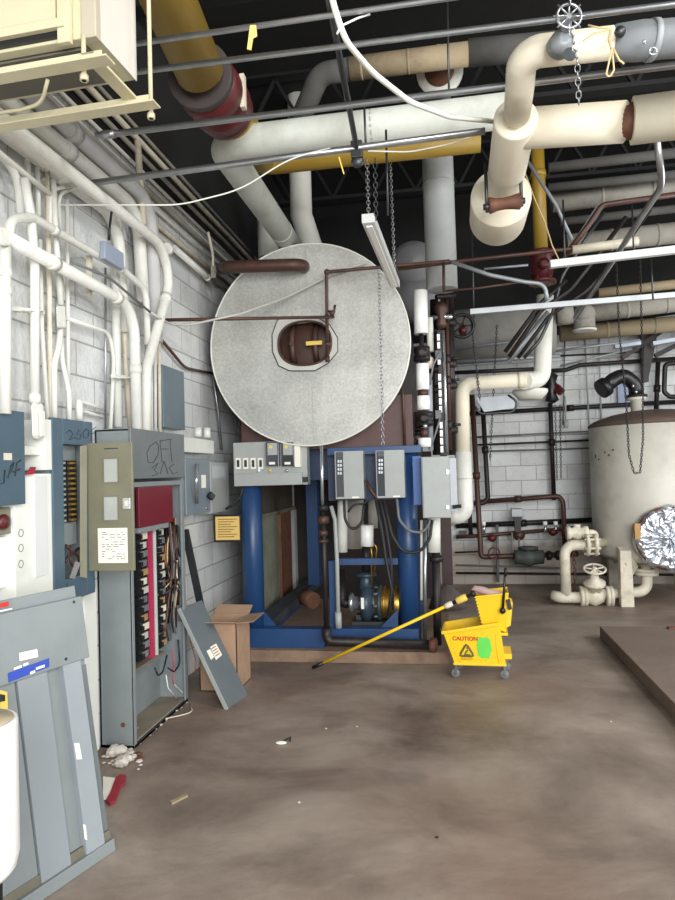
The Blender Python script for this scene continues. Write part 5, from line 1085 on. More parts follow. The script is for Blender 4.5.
yrun('grey conduit sweeping down across the upright pale pipe', 5.3, .016, [(452, 262), (490, 275), (525, 282), (545, 284), (547, 300)], GV, bend=.2, name='swept_conduit', cat='conduit')
yrun('thin copper line under the sweeping grey conduit', 5.35, .009, [(446, 291), (480, 288), (520, 282)], BR)
yrun('thin dark drop pipe in front of the upright pale pipe', 5.45, .012, [(443.5, 262), (444, 292)], BR)
yrun('slim steel rod at the left of the red gas valve', 5.9, .010, [(484, 269), (528, 265)], GV)
m = MB(); m.prism([YP(597, 205, 5.6), YP(600, 205, 5.6), YP(563, 262, 5.6), YP(560, 262, 5.6)], (0, .03, 0)); m.build('angle_brace', DM, label='dark angle brace behind the chalky strip', cat='brace')
# dark braces at right
for lab, a, b_, w in (('dark upright steel bracket on the back wall at right', (645, 345), (645, 382), .13), ('dark diagonal steel brace rising to the right edge', (622, 358), (700, 305), .07), ('slim dark brace at right edge of the back wall', (655, 356), (700, 333), .05)):
    m = MB(); m.bar(YP(*a, 9.2), YP(*b_, 9.2), w, .06); m.build('steel_brace', BK, label=lab, cat='brace')
m = MB(); m.prism([YP(641, 328, 9.22), YP(660, 322, 9.22), YP(648, 381, 9.22), YP(643, 381, 9.22)], (0, .1, 0)); m.build('steel_gusset', BK, label='dark triangular gusset plate high on the back wall', cat='brace')
for lab, a, b_ in (('upper blue-white strip lamp at far right', (655, 320), (690, 315)), ('middle blue-white strip lamp at far right', (652, 344), (690, 337)), ('short pale strip lamp left of the dark brace', (614, 347), (641, 343))):
    m = MB(); m.bar(YP(*a, 9.0), YP(*b_, 9.0), .10, .05); m.build('strip_lamp', mat('pale_blue_strip', (196, 206, 220), .5), label=lab, cat='lamp', group='strip lamps on the back wall', bevel=.004)
# ---- white elbow pipe at right of boiler
GW = 'white elbow pipes by the back wall'
xa = YP(543, 320, 7.2)
pipe('insulated_pipe', 'white insulated pipe dropping and turning left with a rounded elbow, in front of back wall', [YP(545, 296, 7.2), YP(542, 378, 7.2), YP(530, 381, 7.1), YP(524, 381, 7.0)], .088, WI, .15, GW)
pipe('insulated_pipe', 'long cream insulated pipe level with the elbow, ending in a left elbow going down', [YP(526, 380, 7.0), YP(462, 384, 7.0), YP(463, 458, 7.0)], .072, CI, .11, GW, sleeves=((0, .1, 1.05, .04),))
pipe('insulated_pipe', 'lower white insulated bulging elbow behind the hinged cabinet', [YP(463, 452, 7.0), YP(465, 515, 7.0), YP(448, 517, 7.0)], .084, WP, .14, GW, sleeves=((0, .4, 1.05, .04),))
m = MB(); e = YP(530, 390, 7.3); m.lathe(e, (0, 0, -1), [(.10, 0), (.18, 0), (.18, .03), (.12, .10), (.02, .10)], 28); m.build('drain_cup', WI, label='white round cup under the rounded elbow in front of back wall', cat='cup')
# grey pan under long pipe
m = MB(); m.hexa([YP(484, 412, 7.3), YP(514, 408, 7.3), YP(514, 408, 7.6), YP(484, 412, 7.6)], [YP(476, 398, 7.3), YP(518, 394, 7.3), YP(518, 394, 7.6), YP(476, 398, 7.6)]); m.build('drip_pan', GV, label='dull metal pan under the long cream pipe', cat='pan')
m = MB(); m.tube([YP(508, 395, 7.3), YP(518, 402, 7.3), YP(514, 412, 7.3), YP(480, 414, 7.3), YP(473, 404, 7.3)], .012, 8, bend=.08); m.build('pan_pipe', DM, label='thin dark pipe curled round the metal pan', cat='pipe')
# ================================================================== BACK WALL PIPING
YW2 = YB - .07
G4 = 'dark iron pipes on the back wall'
for lab, pts, r, mm, bd, dy in (
  ('dark iron pipe running along back wall at the height of the tank top', [(448, 415), (700, 400.5)], .030, BK, 0, 0),
  ('dark iron pipe along back wall just above the tank flue elbow', [(545, 371), (566, 370), (580, 365), (700, 357)], .028, BK, .1, .05),
  ('dark iron pipe low on back wall behind the grey sensor box', [(456, 526), (592, 520)], .035, BK, 0, 0),
  ('dark upright iron pipe from the black handwheel valve down', [(549.5, 385), (554, 500)], .030, BK, 0, .10),
  ('brown iron pipe with rounded right corner at mid height', [(478, 502), (559, 496), (563, 502), (565, 548)], .032, BR, .12, .12),
  ('left dark upright pipe ending in a foot on the brown pipe', [(482.5, 402), (488, 498), (484, 503), (474, 503)], .032, BK, .06, .2),
  ('tall brown upright pipe turning right low on the wall', [(472, 395), (481, 557), (578, 554)], .034, BR, .05, .35),
  ('dark upright pipe short of the floor left of the brown pipe', [(469, 500), (471, 536)], .028, BK, 0, .15),
  ('dark valve pipe with red fittings low on back wall', [(456, 537), (476, 536), (575, 528)], .026, BR, .03, .18),
  ('thin pipe crossing back wall, upper of three', [(474, 437), (595, 431)], .011, GRW, 0, .02),
  ('thin dark pipe crossing back wall with small fittings, middle of three', [(476, 445), (595, 440)], .014, BK, 0, .05),
  ('thin pipe crossing back wall, lower of three', [(490, 451), (595, 448)], .010, GRW, 0, .02),
  ('thin black pipe just above the floor line', [(456, 573), (700, 575)], .016, BK, 0, .03),
  ('thin grey pipe low on the back wall', [(456, 565), (560, 568)], .012, GRW, 0, .03),
  ('short thin black pipe low at the left of the back wall', [(455, 552.5), (478, 551.5)], .012, BK, 0, .03),
  ('upright grey conduit from the low pipes to the floor', [(497, 525), (498, 582)], .020, GRW, 0, .1),
  ('dark upright pipe behind the tank flue elbow', [(658, 362), (656, 415)], .03, BK, 0, .2),
  ('dark pipe loop at the right edge above the tank', [(700, 361), (665, 364), (664, 392), (670, 397), (700, 396)], .03, BK, .06, .3),
  ('thin upright conduit on back wall right of the black valve', [(565, 330), (563, 425)], .010, GRW, 0, .03),
  ('thin upright conduit on back wall left of the tank', [(585, 340), (589, 425)], .012, EL, 0, .03),
  ('second thin upright conduit on back wall left of the tank', [(599, 335), (601, 420)], .012, EL, 0, .03),
  ('grey horizontal strut rail above the long cream pipe', [(450, 362), (560, 356)], .022, GV, 0, 1.2),
  ('upper thin rail above the long cream pipe', [(450, 349), (545, 338)], .014, GV, 0, 1.3),
  ('black rail behind the long cream pipe', [(450, 373), (535, 369)], .025, BK, 0, 1.0),
  ('slanting thin grey pipe under the tan pipes', [(550, 352), (640, 340)], .016, GV, 0, .6),
  ('lower slanting thin grey pipe under the tan pipes', [(560, 366), (632, 349)], .012, GV, 0, .6),
  ('thin dark horizontal pipe high on back wall', [(555, 356), (640, 352)], .012, BK, 0, .2)):
    yrun(lab, YW2 - dy, r, pts, mm, bend=bd, group=G4 if mm in (BK, BR) else 'thin conduits on the back wall', sl=((0, .5, 1.4, .09),) if r > .029 else ())
rt = thing('gate_valve', 'black valve with small red lever on the dark upright pipe of back wall', 'valve', YP(552, 405, 9.1))
m = MB(); e = YP(551.5, 388, 9.1); m.lathe(e + V((0, 0, -.2)), (0, 0, 1), [(.03, 0), (.09, .04), (.06, .12), (.10, .2), (.06, .28), (.09, .36), (.03, .4)], 12); m.cyl(e - V((.22, 0, 0)), e, .05, 12); m.build('body', BLK, rt)
m = MB(); m.bar(YP(555, 386, 9.05), YP(562, 393, 9.0), .07, .09); m.build('lever', MR, rt, bevel=.006)
m = MB(); m.tube([YP(565, 396, 9.2), YP(566, 423, 9.2)], .01, 6); m.tube([YP(566, 420, 9.2), YP(566, 428, 9.2)], .03, 10); m.build('lamp_pull', EL, label='grey cord with small pale weight on back wall right of the black valve', cat='cord')
for lab, x0_, y0_, x1_, y1_, Y, sg in (('thin beaded chain hanging at left of the back wall', 497, 325, 493, 402, 7.6, 0), ('second beaded chain beside it reaching lower on the back wall', 493, 400, 490, 460, 7.6, 0), ('pull chain below the black valve, left strand', 555, 405, 557, 480, 9.0, 0), ('pull chain below the black valve, right strand', 560, 405, 561, 478, 9.0, 0), ('chain behind the hinged cabinet hanging to the wall pipes', 470, 312, 480, 400, 6.9, 0)):
    m = MB(); chain(m, YP(x0_, y0_, Y), YP(x1_, y1_, Y), .04, .018, .0042); m.build('chain', DM, label=lab, cat='chain')
# long chain pair in front of the tank, looping
m = MB(); yc = 6.4; pts = [(616, 258), (619, 330), (626, 400), (629, 455), (634, 473), (640, 473), (643, 440), (643, 380), (640, 260)]
for i in range(len(pts) - 1): chain(m, YP(*pts[i], yc), YP(*pts[i+1], yc), .03, .015, .0038)
m.build('chain', BK, label='long looped pull chain hanging in front of the cream tank', cat='chain')
# sensor box + valve body
rt = thing('sensor_box', 'grey rectangular sensor box on a black bracket low on the back wall', 'sensor', YP(517, 535, 9.0))
m = MB(); ybox(m, 511.5, 509, 523.5, 517, 9.0, .16); m.build('head', GV, rt, bevel=.006)
m = MB(); ybox(m, 513.5, 517, 522, 521, 9.02, .12); ybox(m, 515, 521, 521, 532, 9.02, .1); m.build('bracket', BK, rt)
m = MB(); e = YP(519, 535, 9.1); m.sphere(e, .08, (1, 1, .9)); m.build('valve_body', BR, rt)
m = MB(); m.tube([YP(512, 532, 9.05), YP(512, 556, 9.05)], .014, 8); m.tube([YP(519, 538, 9.05), YP(519, 560, 9.05), YP(512, 567, 9.05)], .014, 8, bend=.1); m.build('tubing', GRW, rt)
for x, y, mm in ((492, 538, MR), (553, 532, MR), (566, 534, MR)):
    m = MB(); e = YP(x, y, 9.12); m.lathe(e - V((0, 0, .05)), (0, 0, 1), [(.02, 0), (.06, .03), (.06, .07), (.02, .1)], 12); m.build('pipe_union', mm, label='dark red union on the low valve pipe, at %s' % {492: 'its left end', 553: 'right of the sensor box', 566: 'the right corner by the brown pipe'}[x], cat='fitting')
for x, lab in ((484, 'left'), (545.5, 'middle'), (556, 'right')):
    rt = thing('ball_valve', 'small pale topped ball valve on the low valve pipe, %s one' % lab, 'valve', YP(x, 535, 9.12)); m = MB(); e = YP(x, 533, 9.12); m.cyl(e, e + V((0, 0, .10)), .02, 8); m.build('stem', SIL, rt); m = MB(); m.cyl(e + V((0, 0, .1)), e + V((0, 0, .15)), .028, 10); m.build('knob', WT, rt)
rt = thing('pressure_valve', 'dark green-grey cast valve on the lowest pipe of the back wall', 'valve', YP(529, 563, 8.98))
m = MB(); e = YP(529, 557, 8.98); m.lathe(e - V((.18, 0, 0)), (1, 0, 0), [(.05, 0), (.09, .0), (.09, .04), (.10, .1), (.13, .17), (.10, .25), (.09, .32), (.09, .36), (.05, .36)], 10); m.lathe(e, (0, 0, 1), [(.09, 0), (.09, .10), (.12, .10), (.12, .13), (.04, .14)], 12); m.build('body', mat('cast_greygreen', (66, 72, 66), .6, var=.2), rt)
m = MB(); e = YP(547, 555.5, 8.98); m.lathe(e, (1, 0, 0), [(.06, 0), (.06, .05), (.03, .06), (.03, .1), (.06, .11), (.06, .16)], 8); m.build('union', BK, rt)
m = MB(); e = YP(494, 553, 8.95); m.ring(e, (0, 1, 0), .07, .012, 18, 6); m.build('pipe_loop', MR, label='small dark red pipe loop low on the back wall', cat='pipe')
m = MB(); m.bar(YP(463, 531, 9.3), YP(463, 534, 9.3), .1, .1); m.build('wall_clip', BLK, label='small black clip between the low pipes at left of back wall', cat='clip')
m = MB(); ybox(m, 618, 382, 629, 404, YB - .06, .05); m.build('wall_box', mat('bluish_box', (150, 164, 196), .5), label='small blue-grey plate on back wall behind the tank flue elbow', cat='box')

# ================================================================== TANK
TX, TY, TR = 2.455, 8.55, .725
zb = .50; zr = YP(648, 420, TY - TR).z
rt = thing('storage_tank', 'big cream upright tank with brown domed top standing on legs at right', 'tank', (TX, TY, 0))
m = MB(); m.lathe((TX, TY, 0), (0, 0, 1), [(.0, zb - .10), (TR * .5, zb - .075), (TR * .85, zb - .03), (TR, zb + .05), (TR, zr)], 72); tb = m.build('body', TNK, rt)
m = MB(); m.lathe((TX, TY, 0), (0, 0, 1), [(TR + .006, zr - .03), (TR + .008, zr), (TR * .9, zr + .05), (TR * .65, zr + .11), (TR * .35, zr + .15), (0, zr + .17)], 72); m.build('domed_top', mat('dusty_brown_dome', (92, 76, 66), .85, var=.2), rt)
for lx, ly in ((1.93, 7.97), (2.07, 9.15), (2.83, 9.0), (2.92, 7.98)):
    m = MB(); m.hexa([(lx - .07, ly - .05, 0), (lx + .07, ly - .05, 0), (lx + .07, ly + .05, 0), (lx - .07, ly + .05, 0)], [(lx - .06, ly - .05, .62), (lx + .06, ly - .05, .62), (lx + .06, ly + .05, .66), (lx - .06, ly + .05, .66)]); m.build('leg', CREAMI, rt, bevel=.006)
    m = MB(); m.bar((lx, ly, .4), (TX + (lx - TX) * .8, TY + (ly - TY) * .8, .5), .08, .2); m.build('bracket', CREAMI, rt)
# foil manhole
fdir = V((YP(669, 538, TY - TR).x - TX, -.70, 0)).normalized()
fc_ = V((TX, TY, 0)) + fdir * (TR - .02); fc_.z = YP(669, 538, TY - TR).z
m = MB(); m.lathe(fc_, fdir, [(.33, 0), (.345, .02), (.345, .09), (.31, .10)], 40); m.build('manhole_ring', RUST, rt)
m = MB(); random.seed(4); seg = 40; vs = []; rings = 7
ux, uy = frame(fdir)
for i in range(rings):
    for k in range(seg):
        a_ = 2*math.pi*k/seg; rr = .36 * i / (rings - 1) * (1 + random.uniform(-.03, .05) * (i > 4)); vs.append(fc_ + fdir * (.13 - (.07 if i == rings - 1 else 0) + random.uniform(-.014, .014)) + (ux * math.cos(a_) + uy * math.sin(a_)) * rr)
m.add(vs, [(i*seg+k, i*seg+(k+1)%seg, (i+1)*seg+(k+1)%seg, (i+1)*seg+k) for i in range(rings-1) for k in range(seg)], False); m.build('foil_cover', FOIL, rt)
m = MB(); e = YP(639, 521, TY - TR - .12)
m.box(fc_ + fdir * .1 + ux * .0 + V((-.36, -.03, .0)), fc_ + fdir * .1 + V((-.30, .02, .17))); m.build('cork_liner', mat('cork', (176, 140, 90), .8), rt)
# small things on tank face
m = MB()
for k, (x, y) in enumerate(((597, 457), (600, 455), (603, 459), (607, 452), (610, 455), (613, 450))):
    d_ = V((YP(x, y, TY - .45).x - TX, 0, 0)); xx = max(-.97, min(.97, d_.x / TR)); e = V((TX + xx * TR, TY - math.sqrt(1 - xx * xx) * TR - .002, YP(x, y, TY - .45).z)); m.sphere(e, .012, seg=6)
m.build('paint_chips', BR, tb)
# flue elbow on top
ft = YP(637, 408, TY - .1)
m = MB(); m.lathe((ft.x, TY - .1, zr + .10), (0, 0, 1), [(.07, 0), (.07, .17), (.11, .18), (.11, .21), (.05, .22)], 20); m.build('nozzle', TNK, rt)
zn = zr + .32
rf = thing('flue_elbow', 'black jointed elbow pipe on the tank nozzle', 'pipe', (ft.x, TY - .1, zn))
m = MB(); m.lathe((ft.x, TY - .1, zn - .01), (0, 0, 1), [(.12, 0), (.12, .03), (.08, .03)], 20); m.build('flange', BK, rf)
m = MB(); m.tube([V((ft.x, TY - .1, zn)), V((ft.x - .01, TY - .12, zn + .14)), V((ft.x - .15, TY - .15, zn + .26)), V((ft.x - .28, TY - .2, zn + .20)), V((ft.x - .40, TY - .25, zn + .10))], .085, 18, bend=.1, nb=3); m.build('elbow', BLK, rf)
m = MB(); m.lathe(V((ft.x - .36, TY - .24, zn + .13)), (-.85, -.3, -.5), [(.09, 0), (.115, .01), (.115, .09), (.09, .09)], 20); m.build('end_cap', BLK, rf)
for px in ((633, 386), (636, 392)): m = MB(); m.sphere(YP(*px, TY - .21), .02, seg=8); m.build('clip', SIL, rf)
# tank lower piping
GT = 'cream iron piping at the foot of the tank'
yl = 8.05; z0 = .13
def fl(mb, c, ax, r=.10, w=.035): mb.lathe(V(c) - V(ax) * w / 2, ax, [(r * .5, 0), (r, 0), (r, w), (r * .5, w)], 20)
xA = YP(553, 590, yl).x; xB = YP(566, 590, yl).x
rt = thing('foot_piping', 'cream iron pipe loop with flanges at the foot of the tank', 'pipe', (xB, yl, 0))
z1 = YP(580, 545, yl).z
m = MB(); m.tube([V((xA, yl + .05, .10)), V((xA + .08, yl, .085)), V((YP(600, 590, yl).x, yl, .085))], .062, 18, bend=.08); m.build('pipe', CREAMI, rt)
m = MB(); m.tube([V((xB, yl, .09)), V((xB, yl, z1)), V((YP(586, 545, yl).x, yl, z1)), V((TX - .6, yl + .3, z1))], .058, 18, bend=.13, nb=8); m.build('pipe', CREAMI, rt)
m = MB(); x5 = YP(587, 545, yl).x; fl(m, (x5, yl, z1), (1, 0, 0), .125); fl(m, (x5 + .09, yl, z1), (1, 0, 0), .125); m.build('flange', CREAMI, rt)
for k in range(6): m = MB(); a_ = k * math.pi / 3 + .3; m.cyl((x5 - .04, yl + .1 * math.cos(a_), z1 + .1 * math.sin(a_)), (x5 + .13, yl + .1 * math.cos(a_), z1 + .1 * math.sin(a_)), .014, 6); m.build('bolt', CREAMI, rt)
m = MB(); e = YP(577, 533, yl + .1); m.lathe(e, (1, 0, 0), [(.05, -.12), (.08, -.12), (.08, -.08), (.06, -.06), (.09, 0), (.06, .06), (.08, .08), (.08, .12), (.05, .12)], 10); m.cyl(e, e + V((0, 0, .10)), .04, 10); m.tube([e + V((.12, 0, 0)), e + V((.2, 0, 0)), e + V((.2, 0, -.15))], .04, 10, bend=.04); m.build('upper_valve', CREAMI, rt)
x6, x7 = YP(612, 590, yl).x, YP(650, 570, yl).x
z7 = YP(650, 562, yl + .1).z
m = MB(); m.tube([V((YP(600, 590, yl).x, yl, .12)), V((x6, yl + .05, .12)), V((x7, yl + .12, .13)), V((x7 + .0, yl + .15, .44))], .06, 16, bend=.12); fl(m, (x7, yl + .15, .33), (0, 0, 1), .13); fl(m, (x7, yl + .15, .37), (0, 0, 1), .13); m.build('outlet_pipe', CREAMI, rt)
e = V((YP(594, 590, yl).x, yl, .10))
rv = thing('gate_valve', 'cream gate valve with spoked handwheel at the foot of the tank', 'valve', e - V((0, 0, .1)))
m = [(fl(mm_ := MB(), e + V((q_, 0, 0)), (1, 0, 0), .115), mm_.build('flange', CREAMI, rv)) for q_ in (-.14, -.10, .14, .18)]
tl = V((-.02, -.35, 1)).normalized()
m = MB(); m.lathe(e - V((.1, 0, 0)), (1, 0, 0), [(.07, 0), (.12, .1), (.07, .2)], 18); m.lathe(e, tl, [(.09, 0), (.07, .14), (.12, .15), (.12, .18), (.05, .22), (.03, .34), (.0, .35)], 16); m.build('body', CREAMI, rv)
hc = e + tl * .34; m = MB(); m.ring(hc, tl, .115, .013, 28, 8); hx, hy = frame(tl)
for k in range(5): a_ = k * 2 * math.pi / 5; m.tube([hc, hc + (hx * math.cos(a_) + hy * math.sin(a_)) * .115], .009, 6)
m.sphere(hc, .03); m.build('handwheel', CREAMI, rv)
m = MB(); chain(m, V((xB + .12, yl + .1, .0)) + V((0, 0, z1 - .1)), V((xB + .12, yl + .1, .02)), .05, .03, .006); m.build('chain', RUST, label='rusty chain hanging behind the cream foot piping', cat='chain')

# ================================================================== MOP BUCKET
o = ZP(480, 679); xdir = (ZP(503, 679.6) - ZP(454, 678)); xdir.z = 0; xdir.normalize(); ydir = V((-xdir.y, xdir.x, 0))
BM = basis((0, 0, 0), xdir, ydir, (0, 0, 1)); BM.translation = o
S = (ZP(503, 679.6) - ZP(454, 678)).length     # wheel spacing
print('bucket S', S)
rt = thing('mop_bucket', 'yellow wheeled mop bucket with wringer and green paint blot', 'mop bucket', o)
px = lambda x, y: ((x - 478.5) / 49.0 * S, (y and (679 - y) / 49.0 * S))
D = .27
def shell(mb, bot, top, t=.006, bottom=True):
    # bot/top: 4 corners each (local), open topped
    n = 4; c0_ = sum((V(p) for p in bot), V()) / 4; c1_ = sum((V(p) for p in top), V()) / 4
    ib = [V(p) + (c0_ - V(p)).normalized() * t * 1.4 + V((0, 0, t)) for p in bot]; it = [V(p) + (c1_ - V(p)).normalized() * t * 1.4 for p in top]
    mb.add([V(p) for p in bot] + [V(p) for p in top] + ib + it,
      [(0,3,2,1), (8,9,10,11)] + [(k, (k+1)%4, 4+(k+1)%4, 4+k) for k in range(4)] + [(8+(k+1)%4, 8+k, 12+k, 12+(k+1)%4) for k in range(4)] + [(4+k, 4+(k+1)%4, 12+(k+1)%4, 12+k) for k in range(4)])
xbl, zbo = px(453.5, 664); xbr, _ = px(504.5, 666); xtl, ztl = px(443, 632); xtr, ztr = px(500, 622)
m = MB(BM)
def ztop_(x): return ztl + (ztr - ztl) * (x - xtl) / (xtr - xtl)
shell(m, [(xbl, 0, zbo), (xbr, 0, zbo), (xbr, D, zbo), (xbl, D, zbo)], [(xtl, -.02, ztl), (xtr, -.02, ztr), (xtr, D + .02, ztr), (xtl, D + .02, ztl)])
m.build('bucket', YL, rt, bevel=.006)
m = MB(BM)
for a_, b_ in (((xtl, -.025, ztl), (xtr, -.025, ztr)), ((xtl, D + .025, ztl), (xtr, D + .025, ztr)), ((xtl - .004, -.03, ztl), (xtl - .004, D + .03, ztl))): m.bar(a_, b_, .018, .024)
m.build('rim', YL, rt, bevel=.004)
m = MB(BM); m.tube([(xtl - .005, -.01, ztl), (xtl - .02, -.03, ztl + .025), (xtl + .0, D * .5, ztl + .055), (xtl - .0, D + .03, ztl + .02)], .004, 6, bend=.05); m.build('bail_handle', DM, rt)
# base skirt / fin at right
m = MB(BM); m.box((xbl - .01, -.005, zbo - .012), (xbr + .006, D + .005, zbo + .008)); x8, z8 = px(511, 655); m.box((xbr - .01, .02, z8 - .03), (x8, D - .02, z8 + .01)); m.build('base_skirt', YL, rt, bevel=.004)
x9, z9 = px(508, 634); m = MB(BM); m.box((xtr - .01, .02, z9 - .01), (x9, D - .02, z9 + .01)); m.build('ledge', YL, rt, bevel=.003)
# front raised lines
m = MB(BM); 
fz = lambda x, z: (px(x, z)[0], 0 - .02 * ((px(x, z)[1] - zbo) / (ztl - zbo)) - .0015, px(x, z)[1])
m.tube([fz(450, 638), fz(454, 652), fz(460, 664)], .002, 5); m.tube([fz(496, 633), fz(496, 650), fz(498, 663)], .002, 5); m.build('moulded_ribs', YL, rt)
# wheels
for nm, x, y_, z_ in (('caster', 454, .02, 672), ('caster', 503, .02, 674), ('caster', 506, D - .04, 674), ('caster', 456, D - .04, 674)):
    xx = px(x, 0)[0]; rr = .034; cr_ = thing if False else None
    m = MB(BM); m.lathe((xx, y_ - .012, rr), (0, 1, 0), [(.0, 0), (rr * .8, 0), (rr, .005), (rr, .02), (rr * .8, .025), (0, .025)], 20); w = m.build('wheel', GRW, rt)
    m = MB(BM); m.bar((xx, y_ - .018, rr), (xx + .01, y_ - .005, zbo), .006, .02); m.bar((xx, y_ + .018, rr), (xx + .01, y_ + .005, zbo), .006, .02); m.lathe((xx, y_ - .02, rr), (0, 1, 0), [(.008, 0), (.008, .045)], 8); m.build('caster_fork', DM, rt)
# wringer
xw0, zw0 = px(482, 626); xw1, _ = px(506, 632); xw2, zw2 = px(476, 596); xw3, zw3 = px(510, 592)
m = MB(BM); shell(m, [(xw0, .03, zw0), (xw1, .03, px(0, 632)[1]), (xw1, D - .05, px(0, 632)[1]), (xw0, D - .05, zw0)], [(xw2, -.0, zw2), (xw3, -.0, zw3), (xw3, D - .03, zw3), (xw2, D - .03, zw2)]); m.build('wringer', YL, rt, bevel=.004)
m = MB(BM); m.bar((xw2, -.005, zw2), (xw3, -.005, zw3), .014, .014); m.bar((xw2, D - .025, zw2), (xw3, D - .025, zw3), .014, .014); m.bar((xw2, -.005, zw2), (xw2, D - .025, zw2), .014, .014); m.build('wringer_rim', YL, rt, bevel=.003)
for k in range(9):
    t = k / 9; m = MB(BM); a_ = V((xw0, .03, zw0)).lerp(V((xw2, 0, zw2)), t + .04); m.box(a_ + V((-.004, -.004, 0)), a_ + V((.006, .002, .012))); m.build('slot', BR, rt)
m = MB(BM); xg, zg = px(511, 615); m.prism([(px(508, 0)[0], .02, px(0, 600)[1]), (px(514, 0)[0], .02, px(0, 602)[1]), (px(511, 0)[0], .02, px(0, 625)[1]), (px(506, 0)[0], .02, px(0, 628)[1])], (0, D - .1, 0)); m.build('wringer_back', YL, rt, bevel=.003)
hx0, hz0 = px(503.5, 609); hx1, hz1 = px(508, 566)
m = MB(BM); m.tube([(hx0, -.012, hz0), ((hx0 + hx1) / 2, -.012, (hz0 + hz1) / 2), (hx1, -.012, hz1)], .010, 10); m.tube([(px(507.5, 0)[0], -.012, px(0, 574)[1]), (hx1 + .003, -.012, hz1 - .0)], .014, 10); m.build('wringer_handle', BLK, rt)
m = MB(BM); m.lathe((hx0, -.03, hz0), (0, 1, 0), [(.0, 0), (.022, .002), (.022, .03)], 16); m.bar((px(509, 0)[0], .0, px(0, 598)[1]), (px(511, 0)[0], .0, px(0, 608)[1]), .02, .03); m.build('handle_pivot', BLK, rt)
m = MB(BM); m.sphere((px(468.5, 0)[0], .02, px(0, 629)[1]), .018, seg=12); m.build('float_knob', CREAMI, rt)
# writing & blot
fy = lambda z: -.02 * ((z - zbo) / (ztl - zbo))
def bt(s, x, z, size, m_, nm='lettering'):
    xx, zz = px(x, z); tilt = math.atan2(.02, ztl - zbo)
    Mx = BM @ basis((xx, fy(zz) - .0025, zz), (1, 0, 0), (0, -math.sin(tilt), math.cos(tilt)), (0, -math.cos(tilt), -math.sin(tilt)))
    return text(s, size, Mx, m_, rt, nm, bold=size * .03)
bt('CAUTION', 465, 638, .042, mat('red_print', (196, 54, 30), .5))
bt('CUIDADO', 466, 659, .02, mat('faded_orange', (200, 140, 30), .5))
m = MB(BM)
tri = [(466, 643), (473.5, 656), (458.5, 656)]; tri = [V((px(*t_)[0], fy(px(*t_)[1]) - .002, px(*t_)[1])) for t_ in tri]
cc = sum(tri, V()) / 3
for k in range(3):
    a_, b_ = tri[k], tri[(k+1) % 3]; m.bar(a_.lerp(b_, .14), a_.lerp(b_, .86), .003, .016)
for k in range(3): m.sphere(tri[k].lerp(cc, .18), .010, (1, .2, 1), 8)
m.bar(cc + V((-.012, 0, -.012)), cc + V((.010, 0, .016)), .003, .012); m.bar(cc + V((-.02, 0, -.02)), cc + V((.026, 0, -.018)), .003, .008); m.sphere(cc + V((.006, 0, .03)), .008, (1, .2, 1), 8)
m.build('caution_symbol', mat('olive_print', (90, 86, 30), .5), rt)
random.seed(9); m = MB(BM); P = []
for k in range(28):
    a_ = 2*math.pi*k/28; rx = 7.2 + random.uniform(-.8, .8); rz = 11.5 + random.uniform(-1.2, 1.2); ex = .75
    x = 484 + rx * math.copysign(abs(math.cos(a_))**ex, math.cos(a_)); z = 647 - rz * math.copysign(abs(math.sin(a_))**ex, math.sin(a_))
    xx, zz = px(x, z); P.append((xx, fy(zz) - .0022, zz))
m.prism(P, (0, .002, 0))
for k in range(60):
    a_ = random.uniform(0, 6.28); q = random.uniform(1, 1.3); x = 484 + 7.6 * q * math.cos(a_); z = 647 - 12 * q * math.sin(a_); xx, zz = px(x, z); m.sphere((xx, fy(zz) - .001, zz), random.uniform(.001, .0035), (1, .3, 1), 6)
m.build('green_blot', GREENP, rt)
# pink cloth on the wringer
m = MB(BM); x0_, z0_ = px(474, 592); m.tube([(x0_ - .01, .03, z0_ + .005), (x0_ + .02, .035, z0_ + .030), (x0_ + .08, .05, z0_ + .012), (x0_ + .13, .05, z0_ - .006), (x0_ + .22, .06, z0_ - .012)], [.012, .024, .030, .028, .018], 10, bend=.0); m.sphere((x0_ + .05, .07, z0_ + .0), .035, (1.6, .8, .6), 12); m.build('cleaning_cloth', PINKC, label='pinkish cotton cloth draped in the yellow wringer', cat='cloth')
# mop handle leaning across
g0 = ZP(313, 670); g1 = o + V((0, 0, 0)); e0 = g0 + V((0, 0, .02)); e1 = DP(468, 596, (o - CAM).dot(CF) + .02)
rt = thing('mop', 'yellow mop handle with black tip lying from the floor up to the bucket', 'mop', g0)
d_ = (e1 - e0); L_ = d_.length; d_ /= L_
m = MB(); m.tube([e0 + d_ * .10, e0 + d_ * (L_ - .16)], .0125, 14); m.build('shaft', YL, rt)
m = MB(); m.tube([e0, e0 + d_ * .10], .015, 14); m.build('tip', BLK, rt)
m = MB(); m.lathe(e0 + d_ * (L_ - .2), d_, [(.015, 0), (.022, .02), (.022, .06), (.015, .07)], 14); m.build('ferrule', CREAMI, rt)
m = MB(); m.lathe(e0 + d_ * (L_ - .10), d_, [(.018, 0), (.028, .01), (.028, .08), (.018, .09)], 14); m.build('clamp', YTAG, rt)
m = MB(); m.lathe(e0 + d_ * (L_ - .13), d_, [(.014, 0), (.014, .16), (.03, .17), (.02, .19)], 12); m.build('grip_ring', BLK, rt)

